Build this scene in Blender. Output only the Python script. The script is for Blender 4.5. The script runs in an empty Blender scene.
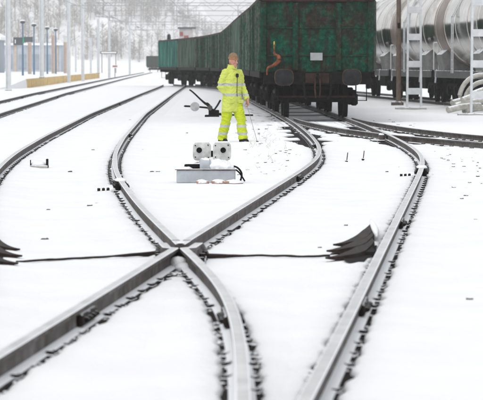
import bpy, math, random
import numpy as np
from mathutils import Vector, Matrix, noise as mnoise

random.seed(7); rng = np.random.default_rng(7)
R = math.radians
S = bpy.context.scene
COL = S.collection

# ------------------------------------------------------------------ camera
FPX, HOR, RT = 3000.0, 65.0, 0.14          # focal length in photo pixels, horizon row, rail-top height
CAMZ = 1.38 + RT
cam = bpy.data.cameras.new('camera'); camo = bpy.data.objects.new('camera', cam); COL.objects.link(camo)
cam.sensor_width = 36.0; cam.lens = FPX / 483.0 * 36.0
cam.clip_start = 0.5; cam.clip_end = 6000
camo.location = (0, 0, CAMZ)
camo.rotation_euler = (R(90) - math.atan((200 - HOR) / FPX), 0, 0)
cam.dof.use_dof = True; cam.dof.focus_distance = 46.0; cam.dof.aperture_fstop = 9.0
S.camera = camo

# ------------------------------------------------------------------ world, sun, exposure
SUN_EL, SUN_ROT = R(52), R(205)
wd = bpy.data.worlds.new('World'); S.world = wd; wd.use_nodes = True
wn, wl = wd.node_tree.nodes, wd.node_tree.links
wn.clear()
sky = wn.new('ShaderNodeTexSky'); sky.sky_type = 'NISHITA'; sky.sun_disc = False
sky.sun_elevation = SUN_EL; sky.sun_rotation = SUN_ROT
sky.air_density = 1.0; sky.dust_density = 6.0; sky.ozone_density = 1.0
hs = wn.new('ShaderNodeHueSaturation'); hs.inputs['Saturation'].default_value = 0.10
bg = wn.new('ShaderNodeBackground'); bg.inputs['Strength'].default_value = 0.15
wo = wn.new('ShaderNodeOutputWorld')
mx = wn.new('ShaderNodeMix'); mx.data_type = 'RGBA'; mx.inputs[0].default_value = .70      # even overcast layer over the sky
mx.inputs[7].default_value = (6.9, 7.0, 7.15, 1)
wl.new(sky.outputs[0], hs.inputs['Color']); wl.new(hs.outputs[0], mx.inputs[6]); wl.new(mx.outputs[2], bg.inputs['Color']); wl.new(bg.outputs[0], wo.inputs['Surface'])
sl = bpy.data.lights.new('sun', 'SUN'); sl.energy = 0.6; sl.angle = R(40); sl.color = (1.0, 0.98, 0.95)
so = bpy.data.objects.new('sun', sl); COL.objects.link(so)
sd = Vector((math.sin(SUN_ROT) * math.cos(SUN_EL), math.cos(SUN_ROT) * math.cos(SUN_EL), math.sin(SUN_EL)))
so.rotation_euler = sd.to_track_quat('Z', 'Y').to_euler()
so.location = (0, 0, 60)
vs = S.view_settings
vs.view_transform = 'Standard'; vs.look = 'None'; vs.exposure = 0.05; vs.gamma = 1.0; vs.use_curve_mapping = False
S.cycles.use_denoising = True
S.cycles.volume_bounces = 2; S.cycles.max_bounces = 8

# ------------------------------------------------------------------ helpers
def at(x, y, z=0.0):
    """photo pixel of a point standing at height z -> world point"""
    s = (y - HOR) / (CAMZ - z)
    return Vector(((x - 241.5) / s, FPX / s, z))
def atY(x, Y, z=0.0):
    return Vector(((x - 241.5) * Y / FPX, Y, z))

class MB:
    def __init__(self): self.v = []; self.f = []; self.m = []; self.mi = 0
    def add(self, vs, fs):
        o = len(self.v); self.v += [tuple(p) for p in vs]
        self.f += [tuple(i + o for i in f) for f in fs]; self.m += [self.mi] * len(fs)
    def box(self, c, d, rot=None):
        c = Vector(c); hx, hy, hz = d[0] / 2, d[1] / 2, d[2] / 2
        ps = [Vector((sx * hx, sy * hy, sz * hz)) for sz in (-1, 1) for sy in (-1, 1) for sx in (-1, 1)]
        if rot is not None: ps = [rot @ p for p in ps]
        self.add([p + c for p in ps], [(0, 2, 3, 1), (4, 5, 7, 6), (0, 1, 5, 4), (2, 6, 7, 3), (0, 4, 6, 2), (1, 3, 7, 5)])
        return self
    def bbox(self, c, d, b=0.01):
        """box with chamfered long edges"""
        x, y, z = d[0] / 2, d[1] / 2, d[2] / 2
        b = min(b, x * .6, y * .6, z * .6)
        rings = []
        for (zz, i) in ((-z, b), (-z + b, 0), (z - b, 0), (z, b)):
            X, Y = x - i, y - i
            rings.append([(c[0] + px, c[1] + py, c[2] + zz) for px, py in ((-X + b, -Y), (X - b, -Y), (X, -Y + b), (X, Y - b), (X - b, Y), (-X + b, Y), (-X, Y - b), (-X, -Y + b))])
        self.loft(rings); return self
    def loft(self, rings, cap=True):
        n = len(rings[0]); vs = [p for r in rings for p in r]; fs = []
        for k in range(len(rings) - 1):
            for i in range(n):
                j = (i + 1) % n
                fs.append((k * n + i, k * n + j, (k + 1) * n + j, (k + 1) * n + i))
        if cap:
            fs.append(tuple(reversed(range(n)))); fs.append(tuple(range((len(rings) - 1) * n, len(rings) * n)))
        self.add(vs, fs); return self
    def cyl(self, a, b, r, r2=None, n=12):
        a, b = Vector(a), Vector(b); r2 = r if r2 is None else r2
        q = (b - a).to_track_quat('Z', 'Y')
        ring = lambda c, rr: [c + q @ Vector((math.cos(2 * math.pi * i / n) * rr, math.sin(2 * math.pi * i / n) * rr, 0)) for i in range(n)]
        self.loft([ring(a, r), ring(b, r2)]); return self
    def tube(self, pts, r, n=8, curve=0):
        pts = [Vector(p) for p in pts]; rings = []
        if curve:
            rl = r if isinstance(r, (list, tuple)) else [r] * len(pts); P2, R2 = [], []
            for i in range(len(pts) - 1):
                a, b, c, d = pts[max(0, i - 1)], pts[i], pts[i + 1], pts[min(len(pts) - 1, i + 2)]
                for q in range(curve):
                    t = q / curve; P2.append(.5 * (2 * b + (c - a) * t + (2 * a - 5 * b + 4 * c - d) * t * t + (3 * b - a - 3 * c + d) * t ** 3)); R2.append(rl[i] + (rl[i + 1] - rl[i]) * t)
            pts = P2 + [pts[-1]]; r = R2 + [rl[-1]]
        for i, p in enumerate(pts):
            t = (pts[min(i + 1, len(pts) - 1)] - pts[max(i - 1, 0)]).normalized()
            u = t.cross(Vector((0.13, 0.21, 1))); u = u.normalized(); w = t.cross(u)
            rr = r[i] if isinstance(r, (list, tuple)) else r
            rings.append([p + (u * math.cos(2 * math.pi * k / n) + w * math.sin(2 * math.pi * k / n)) * rr for k in range(n)])
        self.loft(rings); return self
    def lathe(self, prof, axis='Y', n=20, c=(0, 0, 0)):
        """prof: (radius, along) pairs"""
        rings = []
        for r, h in prof:
            ring = []
            for i in range(n):
                a = 2 * math.pi * i / n; p = (math.cos(a) * r, math.sin(a) * r)
                q = {'Y': (p[0], h, -p[1]), 'X': (h, p[0], p[1]), 'Z': (p[0], p[1], h)}[axis]
                ring.append((q[0] + c[0], q[1] + c[1], q[2] + c[2]))
            rings.append(ring)
        self.loft(rings); return self
    def blob(self, c, r, n=10, m=6, jit=0.15, seed=0):
        rd = random.Random(seed); rings = []
        for k in range(m + 1):
            ph = -math.pi / 2 + math.pi * k / m
            rings.append([(c[0] + math.cos(ph) * math.cos(2 * math.pi * i / n) * r[0] * (1 + rd.uniform(-jit, jit)) + 1e-4,
                           c[1] + math.cos(ph) * math.sin(2 * math.pi * i / n) * r[1] * (1 + rd.uniform(-jit, jit)),
                           c[2] + math.sin(ph) * r[2] * (1 + rd.uniform(-jit, jit) * .5)) for i in range(n)])
        self.loft(rings); return self
    def mesh(self, name, mats, smooth=False, angle=None):
        me = bpy.data.meshes.new(name); me.from_pydata(self.v, [], self.f)
        if not isinstance(mats, (list, tuple)): mats = [mats]
        for m in mats: me.materials.append(m)
        if len(mats) > 1: me.polygons.foreach_set('material_index', self.m)
        me.update()
        if smooth:
            me.polygons.foreach_set('use_smooth', [True] * len(me.polygons))
            if angle: me.set_sharp_from_angle(angle=R(angle))
        return me
    def build(self, name, mats, parent=None, smooth=False, angle=35, loc=None):
        o = bpy.data.objects.new(name, self.mesh(name, mats, smooth, angle)); COL.objects.link(o)
        if parent: o.parent = parent
        if loc is not None: o.location = loc
        return o

def tag(o, label=None, cat=None, group=None, kind=None):
    if label: o['label'] = label
    if cat: o['category'] = cat
    if group: o['group'] = group
    if kind: o['kind'] = kind
    return o
def empty(name, loc=(0, 0, 0), rz=0.0):
    o = bpy.data.objects.new(name, None); COL.objects.link(o); o.location = loc; o.rotation_euler = (0, 0, rz)
    o.empty_display_size = 0.2
    return o
def link_copy(o, parent=None):
    c = o.copy(); COL.objects.link(c); c.parent = parent
    for ch in o.children: link_copy(ch, c)
    return c

# ------------------------------------------------------------------ materials
def mat(name, build):
    m = bpy.data.materials.new(name); m.use_nodes = True
    nt = m.node_tree; b = nt.nodes['Principled BSDF']
    build(nt, b); return m
def nd(nt, t, **kw):
    n = nt.nodes.new(t)
    for k, v in kw.items(): setattr(n, k, v)
    return n
def tex(nt, scale=1.0, detail=4, rough=.55, mapscale=None, rnd=False):
    tc = nd(nt, 'ShaderNodeTexCoord'); src = tc.outputs['Object']
    if rnd:
        oi = nd(nt, 'ShaderNodeObjectInfo'); ml = nd(nt, 'ShaderNodeMath', operation='MULTIPLY'); ml.inputs[1].default_value = 57.0
        nt.links.new(oi.outputs['Random'], ml.inputs[0])
        ad = nd(nt, 'ShaderNodeVectorMath', operation='ADD'); nt.links.new(src, ad.inputs[0]); nt.links.new(ml.outputs[0], ad.inputs[1]); src = ad.outputs[0]
    if mapscale:
        mp = nd(nt, 'ShaderNodeMapping'); mp.inputs['Scale'].default_value = mapscale; nt.links.new(src, mp.inputs['Vector']); src = mp.outputs[0]
    n = nd(nt, 'ShaderNodeTexNoise'); n.inputs['Scale'].default_value = scale; n.inputs['Detail'].default_value = detail; n.inputs['Roughness'].default_value = rough
    nt.links.new(src, n.inputs['Vector']); return n.outputs['Fac']
def ramp(nt, fac, stops):
    r = nd(nt, 'ShaderNodeValToRGB'); e = r.color_ramp.elements
    while len(e) < len(stops): e.new(.5)
    for el, (p, c) in zip(e, stops): el.position = p; el.color = (*c, 1) if len(c) == 3 else c
    nt.links.new(fac, r.inputs['Fac']); return r.outputs['Color']
def mixc(nt, fac, a, b):
    m = nd(nt, 'ShaderNodeMix', data_type='RGBA')
    for s, v in ((m.inputs[0], fac), (m.inputs[6], a), (m.inputs[7], b)):
        if isinstance(v, (int, float)): s.default_value = v
        elif isinstance(v, (tuple, list)): s.default_value = (*v, 1) if len(v) == 3 else v
        else: nt.links.new(v, s)
    return m.outputs[2]
def bump(nt, b, h, strength=.3, dist=.02):
    n = nd(nt, 'ShaderNodeBump'); n.inputs['Strength'].default_value = strength; n.inputs['Distance'].default_value = dist
    nt.links.new(h, n.inputs['Height']); nt.links.new(n.outputs[0], b.inputs['Normal'])
def plain(name, col, rough=.6, metal=0.0, var=.25, scale=6, snow=0.0, bstr=.15, rnd=False, ms=None, spec=None):
    def f(nt, b):
        n = tex(nt, scale, 5, mapscale=ms, rnd=rnd)
        c = ramp(nt, n, [(.3, tuple(x * (1 - var) for x in col)), (.7, tuple(min(1, x * (1 + var)) for x in col))])
        if snow: c = snow_mix(nt, c, snow)
        nt.links.new(c, b.inputs['Base Color']); b.inputs['Roughness'].default_value = rough; b.inputs['Metallic'].default_value = metal
        b.inputs['Specular IOR Level'].default_value = spec if spec is not None else (.12 if max(col) < .12 else .4)
        if bstr: bump(nt, b, n, bstr, .01)
    return mat(name, f)
def snow_mix(nt, c, amount):
    """snow that lies on upward faces"""
    g = nd(nt, 'ShaderNodeNewGeometry'); sx = nd(nt, 'ShaderNodeSeparateXYZ'); nt.links.new(g.outputs['Normal'], sx.inputs[0])
    n = tex(nt, 9, 4)
    a = nd(nt, 'ShaderNodeMath', operation='MULTIPLY_ADD'); nt.links.new(n, a.inputs[0]); a.inputs[1].default_value = .9
    nt.links.new(sx.outputs['Z'], a.inputs[2])
    rr = ramp(nt, a.outputs[0], [(max(0, 1.25 - amount * .5) / 2, (0, 0, 0)), (min(1, (1.4 - amount * .5) / 2), (1, 1, 1))])
    # ramp works on 0..1, so halve the sum
    h = nd(nt, 'ShaderNodeMath', operation='MULTIPLY'); h.inputs[1].default_value = .5
    nt.links.new(a.outputs[0], h.inputs[0])
    nt.links.new(h.outputs[0], rr.node.inputs['Fac'])
    return mixc(nt, rr, c, (.82, .84, .87))

def f_snow(nt, b):
    n = tex(nt, 1.3, 6); n2 = tex(nt, 16, 6, .65)
    c = ramp(nt, n, [(.3, (.83, .845, .87)), (.65, (.88, .89, .90))])
    n3 = tex(nt, 5.5, 8, .75)
    d = ramp(nt, n3, [(.715, (0, 0, 0)), (.75, (1, 1, 1))])
    c = mixc(nt, d, c, (.55, .52, .49))
    nt.links.new(c, b.inputs['Base Color']); b.inputs['Roughness'].default_value = .75
    b.inputs['Specular IOR Level'].default_value = .2
    ad = nd(nt, 'ShaderNodeMath', operation='ADD'); nt.links.new(n, ad.inputs[0]); nt.links.new(n2, ad.inputs[1])
    bump(nt, b, ad.outputs[0], .45, .05)
SNOW = mat('snow', f_snow)

def f_railside(nt, b):
    n = tex(nt, 7, 6, .65); n2 = tex(nt, 2.0, 4)
    c = ramp(nt, n, [(.3, (.022, .018, .016)), (.5, (.075, .066, .06)), (.75, (.26, .255, .25))])
    c2 = ramp(nt, n2, [(.35, (.05, .038, .032)), (.7, (.16, .15, .145))])
    c = mixc(nt, .5, c, c2)
    c = snow_mix(nt, c, .72)
    nt.links.new(c, b.inputs['Base Color']); b.inputs['Roughness'].default_value = .75; b.inputs['Specular IOR Level'].default_value = .2
    bump(nt, b, n, .3, .01)
RAILSIDE = mat('rail_side', f_railside)
def f_railtop(nt, b):
    n = tex(nt, 3, 5)
    c = ramp(nt, n, [(.3, (.50, .50, .50)), (.65, (.72, .72, .72))])
    nt.links.new(c, b.inputs['Base Color']); b.inputs['Metallic'].default_value = .85; b.inputs['Roughness'].default_value = .3
RAILTOP = mat('rail_running_surface', f_railtop)
BALLAST = plain('wet_ballast', (.014, .011, .010), .85, var=.6, scale=60, bstr=.6)
CLIP = plain('rusty_fastener', (.016, .012, .010), .7, var=.5, scale=40, snow=.25)
DARKSTEEL = plain('dark_brown_steel', (.022, .015, .013), .6, .0, var=.5, scale=14, ms=(1, 1, 6))
BLACK = plain('black_grime', (.008, .007, .0065), .8, .0, var=.6, scale=9)
STONE = plain('stone', (.11, .095, .085), .85, var=.5, scale=20, snow=.25)
SLEEPER = plain('sleeper_wood', (.09, .075, .065), .85, var=.4, scale=10, snow=.45, ms=(1, 6, 6))

def f_green(dark, name):
    def f(nt, b):
        n = tex(nt, 1.1, 7, .68, rnd=True)
        n2 = tex(nt, 3.2, 7, .7, mapscale=(2.2, 2.2, .35), rnd=True)
        n3 = tex(nt, 9, 6, .7, rnd=True)
        g = ramp(nt, n3, [(.3, (.0015, .016, .010)), (.5, (.0025, .044, .027)), (.7, (.005, .095, .055))])
        grey = ramp(nt, n3, [(.3, (.028, .036, .030)), (.7, (.10, .12, .10))])
        rust = ramp(nt, n3, [(.3, (.009, .007, .006)), (.55, (.028, .017, .013)), (.75, (.065, .026, .017))])
        fm = ramp(nt, n2, [(.45 if dark else .40, (0, 0, 0)), (.63 if dark else .56, (1, 1, 1))])
        c = mixc(nt, fm, g, rust if dark else grey)
        fr = ramp(nt, n, [(.48 if dark else .54, (0, 0, 0)), (.61 if dark else .66, (1, 1, 1))])
        c = mixc(nt, fr, c, rust)
        if not dark:
            oi = nd(nt, 'ShaderNodeObjectInfo'); k_ = ramp(nt, oi.outputs['Random'], [(0, (.5, .5, .5)), (.6, (1, 1, 1)), (1, (1.7, 1.65, 1.6))])
            mm = nd(nt, 'ShaderNodeMix', data_type='RGBA', blend_type='MULTIPLY'); mm.inputs[0].default_value = 1
            nt.links.new(c, mm.inputs[6]); nt.links.new(k_, mm.inputs[7]); c = mm.outputs[2]
        nt.links.new(c, b.inputs['Base Color']); b.inputs['Roughness'].default_value = .75; b.inputs['Specular IOR Level'].default_value = .12
        bump(nt, b, n3, .4, .02)
    return mat(name, f)
GREEN = f_green(True, 'rusted_green_paint')
GREENS = f_green(False, 'weathered_green_side')
RUSTRIM = plain('rusty_rim', (.035, .019, .016), .75, var=.6, scale=5, snow=0)
def f_steel(nt, b):
    n = tex(nt, 1.4, 5, mapscale=(1, .4, 1)); n2 = tex(nt, 5, 5, .7, mapscale=(1, 1, .3))
    c = ramp(nt, n2, [(.3, (.44, .42, .39)), (.7, (.73, .715, .69))])
    nt.links.new(c, b.inputs['Base Color']); b.inputs['Metallic'].default_value = 1.0
    r = ramp(nt, n, [(.3, (.13,) * 3), (.7, (.24,) * 3)]); nt.links.new(r, b.inputs['Roughness'])
    bump(nt, b, n, .03, .05)
STEEL = mat('bare_tank_steel', f_steel)
TANKBROWN = plain('brown_tank_band', (.24, .19, .16), .45, .3, var=.3, scale=2)
GREYSTEEL = plain('galvanised_grey', (.62, .64, .66), .55, .2, var=.12, scale=5)
MASTGREY = plain('pale_mast_paint', (.62, .64, .66), .6, var=.1, scale=3)
MASTTAN = plain('tan_post', (.50, .42, .37), .7, var=.12, scale=3)
MASTBLUE = plain('blue_lamp_post', (.10, .18, .27), .5, var=.15, scale=3)
BROWNPOLE = plain('brown_pole', (.13, .095, .075), .8, var=.35, scale=8, ms=(3, 3, .6))
CONC = plain('concrete', (.40, .39, .37), .85, var=.2, scale=8, snow=.5)
YELLOW = plain('yellow_platform_paint', (.62, .44, .17), .7, var=.25, scale=2.5)
BLUEWALL = plain('pale_blue_wall', (.44, .49, .54), .8, var=.12, scale=1)
GREYWALL = plain('grey_blue_wall', (.33, .37, .42), .8, var=.15, scale=1)
SIGNDARK = plain('dark_sign', (.10, .11, .12), .5, var=.15, scale=3)
SIGNGREEN = plain('green_sign', (.06, .30, .20), .5, var=.1, scale=3)
WHITE = plain('white_paint', (.78, .78, .77), .6, var=.06, scale=5)
REDP = plain('red_paint', (.30, .10, .09), .6, var=.2, scale=3)
ORANGE = plain('orange_rust_paint', (.15, .042, .016), .8, var=.8, scale=11)
BUFFER = plain('buffer_face', (.018, .018, .02), .6, .0, var=.4, scale=7)
WINDOW = plain('window_glass', (.05, .06, .07), .1, var=.1, scale=2, bstr=0)
BOXGREY = plain('grey_machine_paint', (.40, .43, .46), .55, .1, var=.15, scale=7, snow=.35)
BOXPALE = plain('pale_machine_paint', (.48, .49, .48), .65, .0, var=.3, scale=14, snow=.2)
PIPE = plain('pale_weathered_pipe', (.42, .41, .37), .75, var=.3, scale=8, snow=.3)
GRASS = plain('dry_grass', (.25, .19, .11), .9, var=.4, scale=20, bstr=0)
REDBRICK = plain('reddish_stone', (.40, .24, .19), .85, var=.3, scale=14, snow=.28)

# ------------------------------------------------------------------ track geometry (x of the centre line against distance y)
def spl(pts, step=.5, sm=12):
    p = np.array(pts, float)
    y = np.arange(p[0, 1], p[-1, 1] + 1e-6, step); x = np.interp(y, p[:, 1], p[:, 0])
    for _ in range(sm * 6):
        x2 = x.copy(); x2[1:-1] = .25 * x[:-2] + .5 * x[1:-1] + .25 * x[2:]; x = x2
    return np.c_[x, y]
def off(path, d):
    t = np.gradient(path, axis=0); t /= np.linalg.norm(t, axis=1)[:, None]
    return path + np.c_[t[:, 1], -t[:, 0]] * d
HG = .785
T2 = spl([(-2.35, -10), (-.39, 14), (1.66, 40.5), (2.0, 46), (2.13, 52), (2.16, 60), (2.10, 70), (2.0, 78), (1.72, 95), (1.35, 112), (.85, 140), (.35, 165), (-.8, 185), (-2.2, 200), (-4.6, 220), (-7.1, 240), (-9.7, 260)], sm=8)
T1 = spl([(-.80, 6), (-.77, 12), (-.79, 16), (-.86, 18.5), (-1.08, 21), (-1.39, 24.6), (-1.80, 29.6), (-2.33, 37.3), (-2.58, 42.2), (-2.79, 47.6), (-3.05, 58), (-3.54, 86), (-3.86, 120), (-4.13, 148), (-4.45, 185), (-4.72, 212)], sm=5)
TE = spl([(-5.6, 20), (-6.6, 55), (-7.72, 86), (-9.05, 133), (-9.5, 148), (-13.1, 318), (-15.8, 460), (-18, 580)])
T3 = spl([(9.6, 38), (6.75, 47), (5.0, 54), (3.65, 60), (2.9, 66), (2.38, 73), (2.1, 80)], sm=4)
T4 = spl([(12.0, 56), (9.35, 94), (6.5, 140), (3.6, 186)], sm=2)
def cut(p, a, b):
    a, b = max(a, p[0, 1]), min(b, p[-1, 1]); q = p[(p[:, 1] > a + .02) & (p[:, 1] < b - .02)]
    e = lambda y: np.array([[np.interp(y, p[:, 1], p[:, 0]), y]])
    return np.r_[e(a), q, e(b)]
A, C = off(T2, -HG), off(T2, HG)
B, D = off(T1, HG), off(T1, -HG)
# the two stock rails run on towards the camera with the straight track
iy = np.interp(12, A[:, 1], A[:, 0])
Dn = cut(D, 12.0, 300)
shift = (Dn[0, 0] - np.interp(12, A[:, 1], A[:, 0]))
Dpre = cut(A, -10, 11.6).copy(); Dpre[:, 0] += shift
D = np.r_[Dpre, Dn]
G1, G2 = off(T3, -HG), off(T3, HG)
# frog of the near turnout: where A meets B
dAB = np.interp(np.arange(15, 40, .02), A[:, 1], A[:, 0]) - np.interp(np.arange(15, 40, .02), B[:, 1], B[:, 0])
FY = float(np.arange(15, 40, .02)[np.argmin(abs(dAB))]); FX = float(np.interp(FY, A[:, 1], A[:, 0]))
gy = np.arange(50, 76, .02)
dGC = np.interp(gy, G1[:, 1], G1[:, 0]) - np.interp(gy, C[:, 1], C[:, 0])
GY = float(gy[np.argmin(abs(dGC))])
ALLR = {'A': A, 'B': B, 'C': C, 'D': D, 'G1': G1, 'G2': G2, 'E': off(TE, HG), 'F': off(TE, -HG), 'T4a': off(T4, -HG), 'T4b': off(T4, HG)}
RP = np.concatenate([cut(p, 4, 320) for p in ALLR.values()])
def raildist(xy, pts=RP):
    out = np.empty(len(xy))
    for i in range(0, len(xy), 4000):
        q = xy[i:i + 4000]; out[i:i + 4000] = np.sqrt(((q[:, None, :] - pts[None]) ** 2).sum(-1)).min(1)
    return out

# ------------------------------------------------------------------ ground
def vnoise(x, y, s, seed=0.0):
    return np.array([mnoise.noise(Vector((a * s + seed, b * s - seed, seed))) for a, b in zip(x, y)])
xs = np.unique(np.r_[np.linspace(-700, -30, 30), np.linspace(-30, -9, 22), np.arange(-9, -4, .25), np.arange(-4, 6, .11), np.arange(6, 12, .25), np.linspace(12, 40, 24), np.linspace(40, 700, 30)])
ys = np.unique(np.r_[np.linspace(-90, 4, 16), np.arange(4, 36, .35), np.arange(36, 74, .2), np.arange(74, 130, .9), np.linspace(130, 320, 60), np.linspace(320, 2020, 50)])
gx, gyy = np.meshgrid(xs, ys); P = np.c_[gx.ravel(), gyy.ravel()]
rd = raildist(P)
msk = np.clip((rd - .35) / .7, 0, 1)
gz = (vnoise(P[:, 0], P[:, 1], .8) * .03 + vnoise(P[:, 0], P[:, 1], 2.3, 5) * .016 + .006) * msk
gz = np.where((P[:, 1] > 330) | (abs(P[:, 0]) > 60), 0, gz)
fr_ = random.Random(17); prints = []
def trail(x0, y0, x1, y1, n):
    for i in range(n):
        t = i / n; prints.append((x0 + (x1 - x0) * t + (.11 if i % 2 else -.11) + fr_.uniform(-.05, .05), y0 + (y1 - y0) * t + fr_.uniform(-.1, .1)))
trail(-1.2, 74, -.3, 60.5, 20); trail(3.4, 40, 4.6, 57, 26); trail(4.4, 40, 3.6, 52, 18); trail(.0, 59, -.4, 42, 24); trail(-.2, 40.5, -1.2, 58, 22)
for px_, py_ in prints:
    m_ = (abs(P[:, 0] - px_) < .6) & (abs(P[:, 1] - py_) < 1.0)
    d2 = ((P[m_, 0] - px_) / .11) ** 2 + ((P[m_, 1] - py_) / .22) ** 2
    gz[m_] += (-.055 * np.exp(-d2) + .014 * np.exp(-((np.sqrt(d2) - 1.7) / .5) ** 2)) * msk[m_]
nx = len(xs); F = [(j * nx + i, j * nx + i + 1, (j + 1) * nx + i + 1, (j + 1) * nx + i) for j in range(len(ys) - 1) for i in range(nx - 1)]
mb = MB(); mb.v = list(zip(P[:, 0].tolist(), P[:, 1].tolist(), gz.tolist())); mb.f = F; mb.m = [0] * len(F)
tag(mb.build('ground', SNOW, smooth=True, angle=None), 'snow covered ground of the railway yard', kind='structure')

# ------------------------------------------------------------------ rails
PROF = [(-.037, -.004), (-.030, 0), (.030, 0), (.037, -.004), (.037, -.032), (.012, -.045), (.009, -.085), (.011, -.128), (.070, -.143), (.070, -.160),
        (-.070, -.160), (-.070, -.143), (-.011, -.128), (-.009, -.085), (-.012, -.045), (-.037, -.032)]
def sweep(path, prof, z0, topfaces=(1,), dz=None):
    mb = MB(); t = np.gradient(path, axis=0); t /= np.linalg.norm(t, axis=1)[:, None]
    n = len(prof); v = []
    if dz is None: dz = np.zeros(len(path))
    for (x, y), (tx, ty), d_ in zip(path, t, dz):
        v += [(x + ty * a, y - tx * a, z0 + b + d_) for a, b in prof]
    f = []; m = []
    for k in range(len(path) - 1):
        for i in range(n):
            j = (i + 1) % n; f.append((k * n + i, (k + 1) * n + i, (k + 1) * n + j, k * n + j)); m.append(0 if i in topfaces else 1)
    f.append(tuple(range(n))); m.append(1); f.append(tuple(reversed(range((len(path) - 1) * n, len(path) * n)))); m.append(1)
    mb.v, mb.f, mb.m = v, f, m; return mb
PROF = [(a * .90, b * .84) for a, b in PROF]
# one rail clip: tie plate, coach screw and spring hump beside the rail foot (+x side)
cm = MB(); cm.box((.074, 0, .009), (.052, .30, .016)); cm.cyl((.080, -.05, .015), (.080, -.05, .034), .017, n=6); cm.cyl((.080, .06, .015), (.080, .06, .034), .017, n=6)
cm.box((.062, 0, .028), (.030, .12, .016)); CLIPM = cm.mesh('rail_clip', CLIP)
def clip_verts(x, y, ang, side):
    c, s = math.cos(ang), math.sin(ang)
    return [(x + c * (v[0] * side) - s * v[1], y + s * (v[0] * side) + c * v[1], v[2]) for v in cm.v]
fish = MB(); fish.bbox((.030, 0, -.070), (.034, .62, .072), .008)
for k in (-.22, -.08, .08, .22): fish.cyl((.045, k, -.072), (.066, k, -.072), .017, n=6); fish.cyl((.062, k, -.072), (.076, k, -.072), .010, n=6)
FISHM = fish.mesh('fishplate', CLIP)
def frame_at(path, y):
    i = int(np.argmin(abs(path[:, 1] - y))); i = max(1, min(len(path) - 2, i)); d = path[i + 1] - path[i - 1]
    return float(np.interp(y, path[:, 1], path[:, 0])), math.atan2(-d[0], d[1])
OTHER = {}
def rail(path, label, key, joints=(), cat='rail', clips=True, clipmax=130, barezone=None):
    o = sweep(path, PROF, RT).build('rail', [RAILTOP, RAILSIDE], smooth=True, angle=40)
    tag(o, label, cat, 'rails lying in the snow')
    y0, y1 = path[0, 1], path[-1, 1]
    oth = np.concatenate([cut(p, 0, 330) for k, p in ALLR.items() if k != key])
    if clips:
        far = MB(); n = 0
        for y in np.arange(math.ceil((y0 + .2) / .6) * .6, min(y1, clipmax), .6):
            x, a = frame_at(path, y)
            for s in (-1, 1):
                px = x + math.cos(a) * .1 * s
                if raildist(np.array([[px, y]]), oth)[0] < .14 or CR.random() < .16: continue
                if 11 < y < 34 and abs(px) * FPX / y < 300:
                    c = bpy.data.objects.new('rail_clip', CLIPM); COL.objects.link(c); c.parent = o
                    c.matrix_local = Matrix.Translation((x, y + random.uniform(-.03, .03), .002)) @ Matrix.Rotation(a + (math.pi if s < 0 else 0) + CR.uniform(-.1, .1), 4, 'Z') @ Matrix.Diagonal((CR.uniform(.9, 1.0), CR.uniform(.55, 1.1), CR.uniform(.5, 1.0), 1))
                else: far.add(clip_verts(x, y, a, s), cm.f)
        if far.v: tag(far.build('fastenings', CLIP, o), kind='stuff')
    # bare wet ballast along the foot, jagged
    rdm = random.Random(key); bs = MB(); st = MB()
    for s in (-1, 1):
        seg = []
        yy = np.arange(max(y0, 5), min(y1, 150), .075 if y0 < 40 else .12)
        if len(yy) < 2: continue
        xx = np.interp(yy, path[:, 1], path[:, 0]); dxy = np.gradient(xx, yy)
        w = np.array([  .083 + .030 * max(0, mnoise.noise(Vector((y * 1.9, s * 9.1, hash(key) % 50 * 0 + len(label)))) + .15) + .012 * mnoise.noise(Vector((y * 5.5, s * 3, 7))) for y in yy])
        ph = np.abs(((yy / .6) % 1) - .5) * 2
        w += np.clip((ph - .35) / .25, 0, 1) * .020 * np.array([.55 + .7 * mnoise.noise(Vector((round(y / .6) * 3.3, s * 2.0, 4))) for y in yy])
        if key in ('G1', 'G2', 'A', 'C'): w += np.clip((yy - 54) / 4, 0, 1) * np.clip((90 - yy) / 6, 0, 1) * np.array([.10 + .45 * max(0, mnoise.noise(Vector((y * .55, s * 4, 2.0))) + .3) for y in yy])
        px = xx + s * w; dd = raildist(np.c_[px, yy], oth)
        v = []; f = []
        for i in range(len(yy)):
            k = s * (1 if dd[i] > .12 else .3)
            v += [(xx[i] + s * .04, yy[i], .004), (xx[i] + (px[i] - xx[i]) * abs(k), yy[i] - dxy[i] * 0, .005)]
            if i: f.append((2 * i - 2, 2 * i - 1, 2 * i + 1, 2 * i) if s > 0 else (2 * i, 2 * i + 1, 2 * i - 1, 2 * i - 2))
            if yy[i] < 60 and dd[i] > .16 and rdm.random() < .22:
                st.blob((px[i] + s * rdm.uniform(-.03, .03), yy[i], .008), (rdm.uniform(.010, .026), rdm.uniform(.014, .05), rdm.uniform(.008, .022)), 5, 3, .3, rdm.random())
        bs.add(v, f)
        LIPS.append((xx, yy, w, s, dd))
    if bs.v: tag(bs.build('bare_ballast', BALLAST, o), kind='stuff')
    if st.v: tag(st.build('ballast_stones', STONE, o), kind='stuff')
    for jy in joints:
        x, a = frame_at(path, jy)
        for s in (0, math.pi):
            c = bpy.data.objects.new('fishplate', FISHM); COL.objects.link(c); c.parent = o
            c.matrix_local = Matrix.Translation((x, jy, RT)) @ Matrix.Rotation(a + s, 4, 'Z')
    return o
LIPS = []; CR = random.Random(21)
rail(cut(A, 8.0, FY - 1.0), 'rail running from the lower left corner up to the crossing frog', 'A', joints=(17.3,))
rail(cut(A, FY + .55, 216), 'rail curving from the crossing frog to the left wheels of the green wagon', 'A', joints=(38.5, 54))
rail(cut(B, 8.0, FY - 1.0), 'curved rail running from the bottom edge left of centre up to the frog', 'B', joints=(17.2,))
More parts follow.
